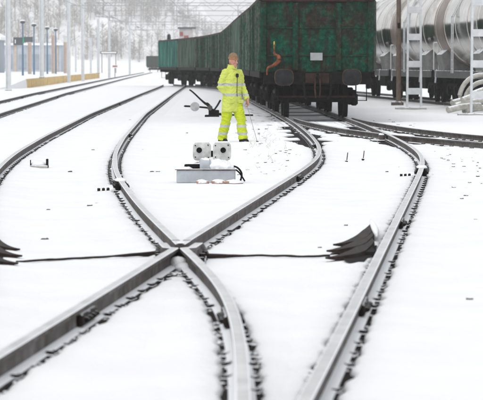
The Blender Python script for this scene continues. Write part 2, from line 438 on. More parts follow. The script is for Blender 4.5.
rail(cut(B, FY + .55, 211), 'rail bending left from the frog, then away towards the distant green wagons', 'B', joints=(37.2, 62))
rail(cut(C, -9, 216), 'long right hand rail from the bottom edge to the green wagon right wheels', 'C', joints=(18.0, 27.5, 41.5))
rail(cut(D, -9, 211), 'outer left rail that leaves the frame at the left edge above the steel strips', 'D', joints=(112,))
rail(cut(ALLR['E'], 40, 575), 'near rail of the track beside the yellow platform', 'E', clips=True, clipmax=160, joints=(136,))
rail(cut(ALLR['F'], 40, 575), 'far rail of the track beside the yellow platform', 'F', clips=True, clipmax=160, joints=(135,))
rail(cut(G1, 39, GY - .35), 'nearer rail of the side track running off at the right edge', 'G1')
rail(cut(G1, GY + .35, 78.5), 'short diverging rail between the wagon front and the right hand frog', 'G1')
rail(cut(G2, 39, 79), 'farther rail of the side track running off at the right edge', 'G2')
rail(cut(ALLR['T4a'], 57, 185), 'near rail under the silver tank wagons', 'T4a', clipmax=60)
rail(cut(ALLR['T4b'], 57, 185), 'far rail under the silver tank wagons', 'T4b', clipmax=60)
# snow pushed up beside the rails
lp = MB()
for xx, yy, w, s, dd in LIPS:
    v = []; f = []; n = 5
    for i in range(len(yy)):
        room = min(.5, max(.0, (dd[i] - .1) * .5)); k = min(1, room / .25)
        h = (.030 + .018 * mnoise.noise(Vector((yy[i] * 1.4, xx[i], s)))) * k + (-.03 if k < .2 else 0)
        for o_, z_ in ((0, -.012), (.008, h * .75), (.035, h), (.12 * k + .04, h * .8), (.5 * k + .05, -.02)):
            v.append((xx[i] + s * (w[i] + o_), yy[i], z_))
        if i:
            for q in range(n - 1):
                a, b = (i - 1) * n + q, i * n + q
                f.append((a, a + 1, b + 1, b) if s > 0 else (b, b + 1, a + 1, a))
    lp.add(v, f)
tag(lp.build('snow_banks', SNOW, smooth=True, angle=None), 'low ridges of snow pushed up along the rails', kind='stuff')

# ------------------------------------------------------------------ crossing frog
def frog():
    o = empty('crossing_frog', (FX, FY, 0)); tag(o, 'snow dusted steel frog where the two near rails cross', 'rail crossing')
    def loc(p): q = p.copy(); q[:, 0] -= FX; q[:, 1] -= FY; return q
    ys_ = np.arange(FY - 1.0, FY + .95, .08)
    an = np.interp(ys_, A[:, 1], A[:, 0]); bn = np.interp(ys_, B[:, 1], B[:, 0])
    knee = FY - .42
    w1 = np.where(ys_ < knee, an, np.minimum(an, bn - .125) - np.clip((ys_ - FY - 1.5), 0, 1) * .10)   # wing left
    w2 = np.where(ys_ < knee, bn, np.maximum(bn, an + .125) + np.clip((ys_ - FY - 1.5), 0, 1) * .10)
    prof = [(a, b) for a, b in PROF]
    for w, nm in ((w1, 'wing_rail'), (w2, 'wing_rail')):
        sweep(loc(np.c_[w, ys_]), prof, RT - .001, dz=-.17 * np.clip((ys_ - FY - .2) / .75, 0, 1) ** 1.2).build(nm, [RAILTOP, RAILSIDE], o, smooth=True, angle=40)
    yn = np.arange(FY + .05, FY + .62, .08)
    for q in (A, B):
        sweep(loc(np.c_[np.interp(yn, q[:, 1], q[:, 0]), yn]), prof, RT - .003).build('point_rail', [RAILTOP, RAILSIDE], o, smooth=True, angle=40)
    m = MB(); m.bbox((0, .0, .014), (.40, 1.1, .018), .005); m.build('base_plate', CLIP, o)
    for k, (x, y) in enumerate(((-.17, -.3), (.17, -.34), (-.17, .1), (.17, .15), (-.18, .4), (.18, .42))):
        m = MB(); m.cyl((x, y, .02), (x, y, .06), .024, n=6); m.build('bolt', CLIP, o)
    MB().bbox((0, -.40, .085), (.13, .09, .09), .02).build('spacer_block', BLACK, o); MB().bbox((0, .02, .065), (.09, .16, .09), .02).build('spacer_block', BLACK, o)
    for c_, r_ in (((0, -.72, .03), (.085, .13, .06)), ((.06, -.9, .02), (.09, .2, .035)), ((0, .28, .115), (.05, .22, .03))):
        MB().blob(c_, r_, 12, 8, .1, 3).build('snow_lump', SNOW, o, smooth=True, angle=None)
    m = MB(); m.box((-.02, -.60, .0075), (.40, .30, .007)); m.build('bare_ballast', BALLAST, o)
    return o
frog()
def frog_small(px, py):
    p = at(px, py, RT); o = empty('crossing_frog', (p.x, p.y, 0)); tag(o, 'small frog where the side track leaves in front of the green wagon', 'rail crossing')
    MB().bbox((0, 0, .09), (.22, .5, .13), .03).build('crossing_block', [RAILSIDE], o)
    MB().bbox((0, 0, .016), (.6, .9, .02), .005).build('base_plate', CLIP, o)
xg = float(np.interp(GY, C[:, 1], C[:, 0]))
def frog2():
    o = empty('crossing_frog', (xg, GY, 0)); tag(o, 'small frog where the side track leaves in front of the green wagon', 'rail crossing')
    MB().bbox((-.13, .22, .08), (.10, .5, .15), .03).build('nose_block', [RAILSIDE], o)
    MB().bbox((0, 0, .016), (.7, 1.0, .02), .005).build('base_plate', CLIP, o)
frog2()

# check rails opposite the second frog, and insulated joints
def check_rail(path, y0, y1, d, label):
    p = cut(off(path, d), y0, y1).copy(); n = len(p)
    fl = np.zeros(n); e = max(2, n // 5); fl[:e] = np.linspace(.09, 0, e); fl[-e:] = np.linspace(0, .09, e)
    p[:, 0] += fl * np.sign(d)
    o = sweep(p, PROF, RT + .005).build('check_rail', [RAILSIDE, RAILSIDE], smooth=True, angle=40); tag(o, label, 'rail')
    for y in np.arange(y0 + .5, y1 - .3, .9):
        x, a = frame_at(off(path, d / 2), y); m = MB(); m.bbox((x, y, .09), (.07, .12, .07), .01); m.build('spacer', CLIP, o)
check_rail(G2, 53, 57.5, -.14, 'dark check rail beside the farther side track rail at the right edge')
def joint(path, y, label):
    x, a = frame_at(path, y); o = empty('insulated_joint', (x, y, 0), a); tag(o, label, 'rail joint')
    for s in (-1, 1): MB().bbox((s * .050, 0, .072), (.045, .75, .085), .012).build('joint_bar', BLACK, o)
    for s in (-1, 1):
        for k in (-.28, -.1, .1, .28): MB().cyl((s * .07, k, .072), (s * .095, k, .072), .018, n=6).build('bolt', CLIP, o)
    m = MB(); m.blob((0, .15, RT - .005), (.075, .45, .022), 14, 8, .12, 2); m.blob((-.09, .3, .02), (.10, .6, .045), 14, 8, .14, 3); m.blob((.08, .3, .02), (.08, .55, .04), 14, 8, .14, 4)
    m.build('snow_cap', SNOW, o, smooth=True, angle=None)
    m = MB()
    for k in range(3): m.bbox((-.16 - k * .055, -.3, .03), (.035, .1, .07), .008)
    m.build('lug', CLIP, o)
joint(B, 36.0, 'snow capped insulated joint on the left inner rail')
joint(C, 40.6, 'snow capped insulated joint on the right outer rail')

# transverse rods and the curved steel strips at both outer rails
def rod(x0, y0, x1, y1, label):
    a, b = at(x0, y0, .02), at(x1, y1, .02); m = MB(); n = 24
    pts = [a.lerp(b, i / n) + Vector((0, .10 * mnoise.noise(Vector((i * .13, x0, 0))), .004 * mnoise.noise(Vector((i * .4, 3, x0))))) for i in range(n + 1)]
    m.tube(pts, [.009 + .003 * mnoise.noise(Vector((i * .5, 9, x0))) + .018 * max(0, (abs((i if x0 < 100 else n - i) / n) - .62) / .38) ** 1.2 for i in range(n + 1)], 8)
    o = m.build('cross_rod', DARKSTEEL, smooth=True); tag(o, label, 'rod')
    m = MB(); v = []; f = []
    for i, p in enumerate(pts):
        w = .035 + .02 * mnoise.noise(Vector((i * .7, x0, 0))); v += [(p.x, p.y - w * 2.2, .0305), (p.x, p.y + w * 2, .0305)]
        if i: f.append((2 * i - 2, 2 * i, 2 * i + 1, 2 * i - 1))
    return o
rod(16, 262, 168, 253, 'thin dark rod lying in the snow from the left edge to the frog')
rod(196, 256, 330, 256, 'thin dark rod lying in the snow from the frog to the right rail')
def strips(pxs, label, mirror):
    """bundle of curved steel leaves, tips in the snow, thick end up against the outer rail"""
    o = empty('steel_strips', at(pxs[0], pxs[1], 0)); o.scale = (1.12, 1.1, 1.0); tag(o, label, 'steel strip')
    ox, oy = o.location.x, o.location.y; sc = FPX / oy
    for k in range(3):
        x0, ya, x1, yb = ((-.04, -1.05, .36, .7), (-.01, -.25, .39, 1.45), (.06, .50, .42, 2.15))[k]
        n = 16; rings = []
        for i in range(n + 1):
            t = i / n; x = x0 + (x1 - x0) * t; z = .034 + (.018 + .012 * k) * t ** 1.6; y = ya + (yb - ya) * t ** 2.4
            w = .03 + .52 * min(1, t * 1.35) ** 1.5 - .5 * max(0, t - .7); th = .006 + .022 * min(1, t * 2.5)
            sx = -x if mirror else x
            rings.append([(sx, y - w, z - th), (sx, y + w, z - th), (sx, y + w * .8, z + th * .7), (sx, y - w * .8, z + th * .7)])
        if mirror: rings = [list(reversed(r)) for r in rings]
        MB().loft(rings).build('leaf', STRIP, o, smooth=True, angle=40)
    s = -1 if mirror else 1
    m = MB(); m.bbox((s * .27, -.30, .025), (.14, .8, .06), .02); m.build('foot_block', BLACK, o)
    m = MB(); n = 12; rings = []
    for i in range(n + 1):
        t = i / n; y = .9 + 1.75 * t; x = .40 + .03 * math.sin(t * math.pi * .55); r_ = .028 * math.sin(math.pi * min(.97, max(.04, t * .96 + .02))) ** .5
        rings.append([(s * x + math.cos(a) * r_, y, .085 + .02 * t + math.sin(a) * .022) for a in np.linspace(0, 2 * math.pi, 10, endpoint=False)])
    m.loft(rings); m.build('snow_cap', SNOW, o, smooth=True, angle=None)
    v = []; r_ = random.Random(4)
    for i in range(22):
        a = 2 * math.pi * i / 22; v.append((s * (.235 + .155 * math.cos(a) * r_.uniform(.85, 1.05)), -.25 + 1.0 * math.sin(a) * r_.uniform(.8, 1.1) + .9 * math.cos(a), .032))
    m = MB(); m.add(v, [tuple(range(22)) if not mirror else tuple(reversed(range(22)))]); tag(m.build('bare_ballast', BALLAST, o), kind='stuff')
STRIP = plain('near_black_steel', (.016, .009, .0075), .6, .0, var=.8, scale=3, ms=(8, 1.2, 8), spec=.1)
strips((327, 253), 'bundle of curved dark brown steel strips beside the right rail', False)
strips((23, 258), 'bundle of curved dark brown steel strips cut by the left edge', True)

# ------------------------------------------------------------------ green open wagon
WL, WP = 13.1, 14.2
def wagon():
    o = empty('open_wagon')
    W, z0, z1 = 1.46, 1.20, 3.08
    y0, y1 = .62, .62 + WL                                # buffer faces at y = 0
    for s in (-1, 1):
        MB().box((s * (W - .03), (y0 + y1) / 2, (z0 + z1) / 2), (.05, WL - .1, z1 - z0)).build('side_wall', GREENS, o)
        MB().bbox((s * W, (y0 + y1) / 2, z1 + .03), (.14, WL, .12), .02).build('top_rail', RUSTRIM, o)
        MB().bbox((s * (W + .005), (y0 + y1) / 2, z0 - .06), (.10, WL, .20), .02).build('side_sill', BLACK, o)
        for k in range(11):
            MB().bbox((s * (W + .045), y0 + .08 + k * (WL - .16) / 10, (z0 + z1) / 2), (.10, .15, z1 - z0 - .02), .02).build('rib', GREENS, o)
        for k in (2, 4, 6, 8):
            MB().bbox((s * (W + .012), y0 + .08 + (k + .5) * (WL - .16) / 10, z0 + .75), (.02, .95, 1.15), .006).build('door', GREENS, o)
    for e in (0, 1):
        ye = y0 + .05 if e == 0 else y1 - .05; q = -1 if e == 0 else 1
        MB().box((0, ye, (z0 + z1) / 2), (2 * W - .12, .05, z1 - z0)).build('end_wall', GREEN, o)
        MB().bbox((0, ye + q * .03, z1 + .035), (2 * W + .02, .15, .15), .02).build('end_top_rail', RUSTRIM, o)
        for x in (-1.405, 1.405):
            MB().bbox((x, ye + q * .04, (z0 + z1) / 2 - .03), (.15, .14, z1 - z0 - .02), .02).build('corner_post', GREEN, o)
        for x in (-.565, .565):
            MB().bbox((x, ye + q * .05, (z0 + z1) / 2 - .02), (.15, .10, z1 - z0 - .10), .025).build('end_rib', GREEN, o)
        for zz in (1.62, 2.35):
            MB().bbox((0, ye + q * .035, zz), (2 * W - .3, .03, .035), .008).build('end_seam', GREEN, o)
        hsb = MB(); hsb.bbox((0, ye - q * -.06, 1.03), (2 * W - .10, .20, .32), .02); hs_o = hsb.build('headstock', BLACK, o)
        MB().bbox((0, ye + q * .18, 1.03), (.62, .05, .26), .01).build('draw_plate', RUSTRIM, hs_o)
        yb = 0.0 if e == 0 else y1 + .62
        for s in (-1, 1):
            bx = s * .885
            m = MB(); m.lathe([(.17, 0), (.17, .06), (.12, .08), (.12, .42), (.09, .42), (.09, .50)], 'Y', 16, (bx, 0, 1.06))
            bo = empty_part('buffer', m, BLACK, o, ye + q * .12, q)
            m = MB(); pr = []
            for (i, yy) in ((.03, .0), (0, .015), (0, .05), (.04, .055)):
                rx, rz = .235 - i, .205 - i; ring = []
                for k in range(24):
                    a = 2 * math.pi * k / 24; c, s_ = math.cos(a), math.sin(a)
                    ring.append((bx + rx * math.copysign(abs(c) ** .65, c), yb - q * yy, 1.06 + rz * math.copysign(abs(s_) ** .65, s_)))
                pr.append(ring)
            m.loft(pr); bh_ = m.build('buffer_head', BUFFER, bo, smooth=True, angle=35)
            m = MB(); m.loft([[(bx + (p_[0] - bx) * 1.07, yb - q * y_, 1.06 + (p_[2] - 1.06) * 1.07) for p_ in pr[1]] for y_ in (.022, .045)]); m.build('buffer_rim', RIMRUST, bh_, smooth=True, angle=35)
        m = MB(); yh = ye + q * .2
        m.tube([(0, yh, 1.03), (0, yh + q * .22, 1.04), (0, yh + q * .30, 1.10), (0, yh + q * .24, 1.17), (0, yh + q * .17, 1.15)], [.055, .05, .04, .035, .02], 8, curve=4); m.build('draw_hook', BLACK, o, smooth=True)
        for s in (-1, 1):
            m = MB(); m.tube([(s * .06, yh + q * .2, 1.02), (s * .07, yh + q * .24, .75), (s * .05, yh + q * .24, .52)], .022, 6); m.build('coupling_link', RUSTRIM, o, smooth=True)
            m = MB(); m.tube([(s * .34, yh - q * .02, .92), (s * .35, yh + q * .16, .82), (s * .33, yh + q * .16, .60), (s * .28, yh + q * .05, .50)], .03, 8, curve=4); m.build('brake_hose', BLACK, o, smooth=True)
            m = MB(); sx = s * 1.30
            m.tube([(sx, ye + q * .05, .88), (sx, ye + q * .05, .45), (sx - s * .28, ye + q * .05, .45), (sx - s * .28, ye + q * .05, .88)], .02, 6); m.build('shunter_step', BLACK, o, smooth=True)
        m = MB(); m.bbox((0, ye - q * .35, .55), (2.1, .06, .05), .01); m.build('brake_beam', RUSTRIM, o)
    MB().box((0, (y0 + y1) / 2, 1.12), (2 * W - .2, WL - .3, .16)).build('floor', BLACK, o)
    for x in (-.42, .42): MB().box((x, (y0 + y1) / 2, .92), (.14, WL - .4, .28)).build('centre_sill', BLACK, o)
    for yy in (y0 + .75, y0 + 3.4, y1 - .75, y1 - 3.4):
        m = MB(); m.bbox((0, yy, .50), (1.9, .12, .16), .02); m.bbox((-.55, yy, .72), (.1, .2, .5), .02); m.bbox((.55, yy, .72), (.1, .2, .5), .02); m.bbox((0, yy, .78), (1.2, .1, .12), .02); m.build('brake_rigging', BLACK, o)
    snow = MB(); n = 10; v = []; f = []
    for j in range(15):
        for i in range(7):
            x = -1.40 + 2.8 * i / 6; y = y0 + .12 + (WL - .24) * j / 14
            v.append((x, y, 2.62 + .16 * mnoise.noise(Vector((x * 1.1, y * .6, 3))) - .05 * abs(x)))
            if i and j: f.append(((j - 1) * 7 + i - 1, (j - 1) * 7 + i, j * 7 + i, j * 7 + i - 1))
    snow.add(v, f); snow.build('snow_load', SNOW, o, smooth=True, angle=None)
    for b, yb in enumerate((y0 + 2.05, y1 - 2.05)):
        m = MB()
        for s in (-1, 1):
            m.bbox((s * 1.02, yb, .62), (.12, 2.6, .20), .03)
            for a in (-.9, .9): m.bbox((s * 1.03, yb + a, .47), (.20, .34, .34), .05)
            for k in range(-1, 2): m.cyl((s * 1.02, yb + k * .2, .38), (s * 1.02, yb + k * .2, .62), .075, n=10)
            m.bbox((s * 1.02, yb, .36), (.16, .7, .08), .02)
        m.bbox((0, yb, .66), (2.1, .36, .24), .03)
        bg_ = m.build('bogie', BLACK, o)
        for a in (-.9, .9):
            for s in (-1, 1):
                m = MB(); m.lathe([(.10, -.09), (.12, -.06), (.36, -.035), (.40, -.065), (.46, -.065), (.46, .045), (.485, .05), (.485, .075), (.40, .075), (.36, .02), (.12, .05), (.10, .09)], 'X', 28, (0, 0, 0))
                if s > 0: m.v = [(-x, y, z) for x, y, z in m.v]; m.f = [tuple(reversed(q_)) for q_ in m.f]
                m.v = [(x + s * .785, y + yb + a, z + .46) for x, y, z in m.v]
                wh = m.build('wheel', BLACK, bg_, smooth=True, angle=30)
            m = MB(); m.cyl((-.75, yb + a, .46), (.75, yb + a, .46), .075, n=10); m.build('axle', BLACK, bg_)
    return o
def empty_part(name, m, material, parent, yo, q):
    m.v = [(x, yo + q * y, z) for x, y, z in m.v]
    if q > 0: m.f = [tuple(reversed(f)) for f in m.f]
    return m.build(name, material, parent, smooth=True, angle=35)
RIMRUST = plain('brown_rim', (.075, .045, .03), .8, var=.6, scale=9)
WAG = wagon()
seg = T2[T2[:, 1] >= 70]; arc = np.r_[0, np.cumsum(np.linalg.norm(np.diff(seg, axis=0), axis=1))]
a0 = float(np.interp(78.2, seg[:, 1], arc))
def along(a): return Vector((float(np.interp(a, arc, seg[:, 0])), float(np.interp(a, arc, seg[:, 1])), RT))
names = ['rusty green open wagon with two buffers facing the camera, nearest of the train',
         'second green open wagon of the train, close behind the nearest one', 'third green open wagon of the curving train', 'fourth green open wagon of the curving train',
         'fifth green open wagon of the curving train', 'sixth green open wagon of the curving train', 'seventh green open wagon, where the train begins to bend left',
         'eighth green open wagon, on the bend behind the worker', 'ninth green open wagon, next to last of the distant curve', 'leftmost and farthest teal green open wagon of the curving train']
WAGS = [WAG] + [link_copy(WAG) for _ in range(9)]
for k, (wg, nm) in enumerate(zip(WAGS, names)):
    p, q = along(a0 + k * WP), along(a0 + (k + 1) * WP); wg.location = p
    wg.rotation_euler = (0, 0, math.atan2(-(q - p).x, (q - p).y)); tag(wg, nm, 'wagon', 'green open wagons in one train')
TEAL = plain('teal_green_paint', (.03, .15, .12), .75, var=.5, scale=2.5, ms=(2, 2, .3), rnd=True); GREYGREEN = plain('grey_green_paint', (.075, .11, .09), .8, var=.6, scale=3, ms=(2, 2, .25), rnd=True)
def recolour(w, m):
    for c in w.children:
        if c.name.split('.')[0] in ('side_wall', 'rib', 'door'): c.material_slots[0].link = 'OBJECT'; c.material_slots[0].material = m
recolour(WAGS[9], TEAL); recolour(WAGS[8], GREYGREEN); recolour(WAGS[2], GREYGREEN)
# things only the nearest end shows
m = MB(); m.bbox((-.02, .535, 1.60), (.32, .02, .20), .004); tag(m.build('number_plate', plain('dull_plate', (.30, .31, .32), .7, var=.15), WAG), 'white blank plate on the end wall')
m = MB(); m.tube([(-1.13, .52, 1.98), (-1.13, .45, 1.80), (-1.12, .40, 1.66), (-1.02, .38, 1.60), (-1.02, .36, 1.48), (-1.16, .38, 1.36), (-1.30, .42, 1.30), (-1.32, .44, 1.12)], [.014, .018, .034, .055, .06, .045, .028, .018], 12, curve=5)
tag(m.build('brake_handle', ORANGE, WAG, smooth=True), 'orange rusty bent handle above the left buffer')
m = MB(); m.bbox((-1.13, .50, 1.90), (.04, .04, .20), .01); m.build('handle_bracket', plain('old_yellow', (.35, .27, .05), .7, var=.4), WAG)

def bed():
    p_ = cut(T2, 73.4, 215)[::2]; m = MB(); v = []; f = []; r_ = random.Random(5)
    a, b = off(p_, -1.25), off(p_, 1.25)
    for i in range(len(p_)):
        v += [(a[i, 0] + r_.uniform(-.18, .18), a[i, 1], .012), (b[i, 0] + r_.uniform(-.18, .18), b[i, 1], .012)]
        if i: f.append((2 * i - 2, 2 * i - 1, 2 * i + 1, 2 * i))
    m.add(v, f); tag(m.build('ballast_bed', plain('sooty_ballast', (.05, .045, .042), .9, var=.7, scale=7, snow=.12, bstr=.5)), 'bare sooty ballast under the green train', kind='structure')
bed()
# sleepers that show in front of and under the nearest wagon
for k in range(9):
    y = 74.6 + k * .62; x, a = frame_at(T2, y)
    m = MB(); m.bbox((0, 0, .0), (2.5, .25, .16), .02)
    o = m.build('sleeper', SLEEPER); o.location = (x, y, -.055); o.rotation_euler = (0, 0, a)
    tag(o, ('dark sleeper nearest the camera, just in front of the nearest green wagon', 'second dark sleeper in front of the nearest green wagon', 'third sleeper from the camera, at the wagon front')[k] if k < 3 else '%s sleeper from the camera, in shade under the nearest green wagon' % ('fourth', 'fifth', 'sixth', 'seventh', 'eighth', 'ninth')[k - 3], 'sleeper', 'sleepers under the wagon front')

# ------------------------------------------------------------------ silver tank wagons
def tank_wagon():
    o = empty('tank_wagon'); Lt, Rr, zc = 12.6, 1.55, 2.80; y0 = .75
    pr = [(.02, 0), (.6, .03), (1.05, .12), (1.36, .28), (1.5, .44), (Rr, .62)]
    prof = pr + [(Rr, k) for k in (2, 4, 6.3, 8.6, 10.6)] + [(r, Lt - h) for r, h in reversed(pr)]
    m = MB(); m.lathe(prof, 'Y', 64, (0, y0, zc)); m.build('tank', STEEL, o, smooth=True, angle=50)
    for k, y in enumerate((1.1, 3.4, 6.3, 9.2, 11.5)):
        m = MB(); m.lathe([(Rr - .01, y - .05), (Rr + .022, y - .045), (Rr + .022, y + .045), (Rr - .01, y + .05)], 'Y', 64, (0, y0, zc)); m.build('ring', STEEL, o, smooth=True, angle=30)
    m = MB(); m.lathe([(Rr - .005, Lt - 3.1), (Rr + .012, Lt - 3.09), (Rr + .012, Lt - .66), (Rr - .005, Lt - .62)], 'Y', 64, (0, y0, zc)); tag(m.build('end_band', TANKBROWN, o, smooth=True, angle=30), 'brown band near the end of the tank')
    m = MB(); m.cyl((0, y0 + Lt / 2, zc + Rr - .05), (0, y0 + Lt / 2, zc + Rr + .28), .35, n=20); m.build('manhole', STEEL, o, smooth=True)
    yl = y0 + Lt / 2
    for s in (-1, 1):
        m = MB()
        for x in (-.2, .2): m.tube([(s * (Rr + .1), yl + x, 1.1), (s * (Rr + .1), yl + x, 3.0), (s * 1.1, yl + x, 4.1), (s * .5, yl + x, 4.45)], .022, 6)
        ld = m.build('ladder', GREYSTEEL, o, smooth=True)
        for z in np.arange(1.25, 3.1, .3): MB().cyl((s * (Rr + .1), yl - .2, z), (s * (Rr + .1), yl + .2, z), .014, n=6).build('rung', GREYSTEEL, ld)
        MB().bbox((s * 1.42, y0 + Lt / 2, 1.06), (.10, Lt + .1, .26), .02).build('side_sill', plain('sill_grey', (.10, .10, .10), .6, .2), o) if s == 0 else MB().bbox((s * 1.42, y0 + Lt / 2, 1.06), (.10, Lt + .1, .26), .02).build('side_sill', SILL, o)
        for y in (1.6, Lt - 1.6):
            m = MB(); yy = y0 + y
            pts = [(s * .45, 1.2), (s * 1.40, 1.2), (s * 1.50, 1.75), (s * 1.25, 1.95), (s * .5, 1.5)]
            r1 = [(x, yy - .75, z) for x, z in pts]; r2 = [(x, yy + .75, z) for x, z in pts]
            if s < 0: r1, r2 = r2, r1
            m.loft([r1, r2]); m.build('saddle', SADDLE, o)
            MB().tube([(s * 1.46, yy + 1.0, 1.2), (s * 1.46, yy + 1.35, .75)], .03, 6).build('brace', GREYSTEEL, o)
    for e in (0, 1):
        ye = y0 - .05 if e == 0 else y0 + Lt + .05; q = -1 if e == 0 else 1
        MB().bbox((0, ye, 1.05), (2.7, .2, .30), .02).build('headstock', BLACK, o)
        m = MB()
        for x in (-1.3, 1.3): m.tube([(x, ye, 1.2), (x, ye, 2.2)], .022, 6)
        m.tube([(-1.3, ye, 2.2), (1.3, ye, 2.2)], .022, 6); m.build('handrail', GREYSTEEL, o, smooth=True)
        for s in (-1, 1):
            m = MB(); m.lathe([(.12, 0), (.12, .35), (.24, .36), (.25, .42)], 'Y', 16, (s * .885, 0, 1.06)); empty_part('buffer', m, BLACK, o, ye + q * .1, q)
    for yb in (y0 + 2.0, y0 + Lt - 2.0):
        m = MB()
        for s in (-1, 1):
            m.bbox((s * 1.02, yb, .62), (.12, 2.7, .22), .03)
            for a in (-.95, .95): m.bbox((s * 1.03, yb + a, .47), (.20, .36, .34), .05)
            for k in range(-1, 2): m.cyl((s * 1.02, yb + k * .2, .36), (s * 1.02, yb + k * .2, .62), .08, n=10)
        m.bbox((0, yb, .7), (2.0, .4, .3), .03)
        bg_ = m.build('bogie', BLACK, o)
        for a in (-.95, .95):
            for s in (-1, 1):
                m = MB(); m.lathe([(.10, -.09), (.12, -.06), (.36, -.035), (.40, -.065), (.46, -.065), (.46, .045), (.485, .05), (.485, .075), (.40, .075), (.36, .02), (.12, .05), (.10, .09)], 'X', 28)
                if s > 0: m.v = [(-x, y, z) for x, y, z in m.v]; m.f = [tuple(reversed(q_)) for q_ in m.f]
                m.v = [(x + s * .785, y + yb + a, z + .46) for x, y, z in m.v]; m.build('wheel', BLACK, bg_, smooth=True, angle=30)
    m = MB(); m.bbox((-.6, y0 + Lt / 2, .72), (.7, 2.2, .5), .05); m.cyl((.5, y0 + Lt / 2 - .6, .75), (.5, y0 + Lt / 2 + .8, .75), .22, n=14); m.build('brake_gear', BLACK, o)
    return o
SILL = plain('sill_grey', (.12, .12, .12), .6, .2, snow=.3); SADDLE = plain('saddle_grey', (.20, .20, .195), .6, .1, snow=.3)
TK = tank_wagon(); TKS = [TK, link_copy(TK), link_copy(TK)]
for tk, y, nm in zip(TKS, (95.4, 109.5, 123.6), ('silver tank wagon with a brown end band, nearest, cut by the right edge',
                                               'silver tank wagon seen behind the batten mast and the brown pole', 'silver tank wagon mostly hidden behind the green wagon')):
    x0, x1 = np.interp([y, y + 14], T4[:, 1], T4[:, 0]); tk.location = (x0, y, RT); tk.rotation_euler = (0, 0, math.atan2(-(x1 - x0), 14)); tag(tk, nm, 'wagon', 'silver tank wagons')

# ------------------------------------------------------------------ masts at the right
def batten_mast(px, Y, label, h=8.5, zs=None):
    p = atY(px, Y); o = empty('batten_mast', (p.x, p.y, 0)); tag(o, label, 'mast', 'batten masts beside the tank wagons')
    wb, wt = .24, .17
    for s in (-1, 1):
        r = lambda x, z: [(x - .035, -.08, z), (x + .035, -.08, z), (x + .035, .08, z), (x - .035, .08, z)]
        MB().loft([r(s * wb, -.05), r(s * wt, h)]).build('channel', GREYSTEEL, o)
    for z in (zs or np.arange(.62, h, .93)):
        w = wb + (wt - wb) * z / h
        MB().bbox((0, -.083, z), (2 * w + .02, .012, .22), .003).build('batten', GREYSTEEL, o); MB().bbox((0, .083, z), (2 * w + .02, .012, .22), .003).build('batten', GREYSTEEL, o)
    MB().bbox((-.12, -.1, .03), (1.05, .5, .10), .02).build('base_board', CONC, o)
batten_mast(414, 103, 'pale grey batten plated mast in front of the silver tank wagons')
batten_mast(479, 90, 'pale grey batten plated mast at the right edge beside the pipes')
p = atY(398.5, 113); o = empty('pole', (p.x, p.y, 0)); tag(o, 'brown weathered pole just left of the batten mast', 'pole')
MB().cyl((0, 0, 0), (0, 0, 9), .095, .075, 14).build('shaft', BROWNPOLE, o, smooth=True)
MB().bbox((-.05, -.05, .05), (.45, .45, .22), .04).build('foot_block', STONE, o)
MB().bbox((.0, -.1, 3.0), (.10, .06, .2), .01).build('clamp', BLACK, o)

# pile of pale pipes and hoops
pl = [((448, 110), (482, 106), .10), ((455, 106), (492, 101), .10), ((452, 103), (490, 97), .095), ((462, 100), (493, 93), .09), ((464, 111), (495, 108), .095), ((470, 95), (497, 88), .09)]
for k, (a, b, r) in enumerate(pl):
    Y = 93 + (k % 3) * .5; s = FPX / Y
    za, zb = max(r * .9, CAMZ - (a[1] - HOR) / s), max(r * .9, CAMZ - (b[1] - HOR) / s)
    A_, B_ = Vector(((a[0] - 241.5) / s, Y, za)), Vector(((b[0] - 241.5) / s, Y + .9, zb)); n = 8
    pts = [A_.lerp(B_, i / n) + Vector((0, 0, .04 * math.sin(i / n * math.pi))) for i in range(n + 1)]
    o = MB().tube(pts, r, 12).build('pipe', PIPE, smooth=True, angle=50)
    tag(o, ['lowest pale pipe of the pile, its end reaching farthest left', 'pale pipe second from the bottom of the pile', 'pale pipe in the middle of the pile', 'pale pipe near the top of the pile',
            'short pale pipe low behind the right mast', 'topmost pale pipe of the pile at the right edge'][k], 'pipe', 'pipes piled at the right edge')
for k, (cx, cy, rx, rz) in enumerate(((482, 100, .72, .80), (486, 101, .66, .62))):
    Y = 95.2 + k * .5; s = FPX / Y; c = Vector(((cx - 241.5) / s, Y, CAMZ - (cy - HOR) / s))
    pts = [c + Vector((-math.cos(t) * rx, .15 * math.sin(t), max(-.35, math.sin(t) * rz))) for t in np.linspace(-.35, math.pi + .3, 22)]
    o = MB().tube(pts, .075, 10).build('hoop', PIPE, smooth=True); tag(o, ['larger pale hoop arching over the pipe pile', 'smaller pale hoop inside the larger one over the pipes'][k], 'hoop', 'hoops on the pipe pile')

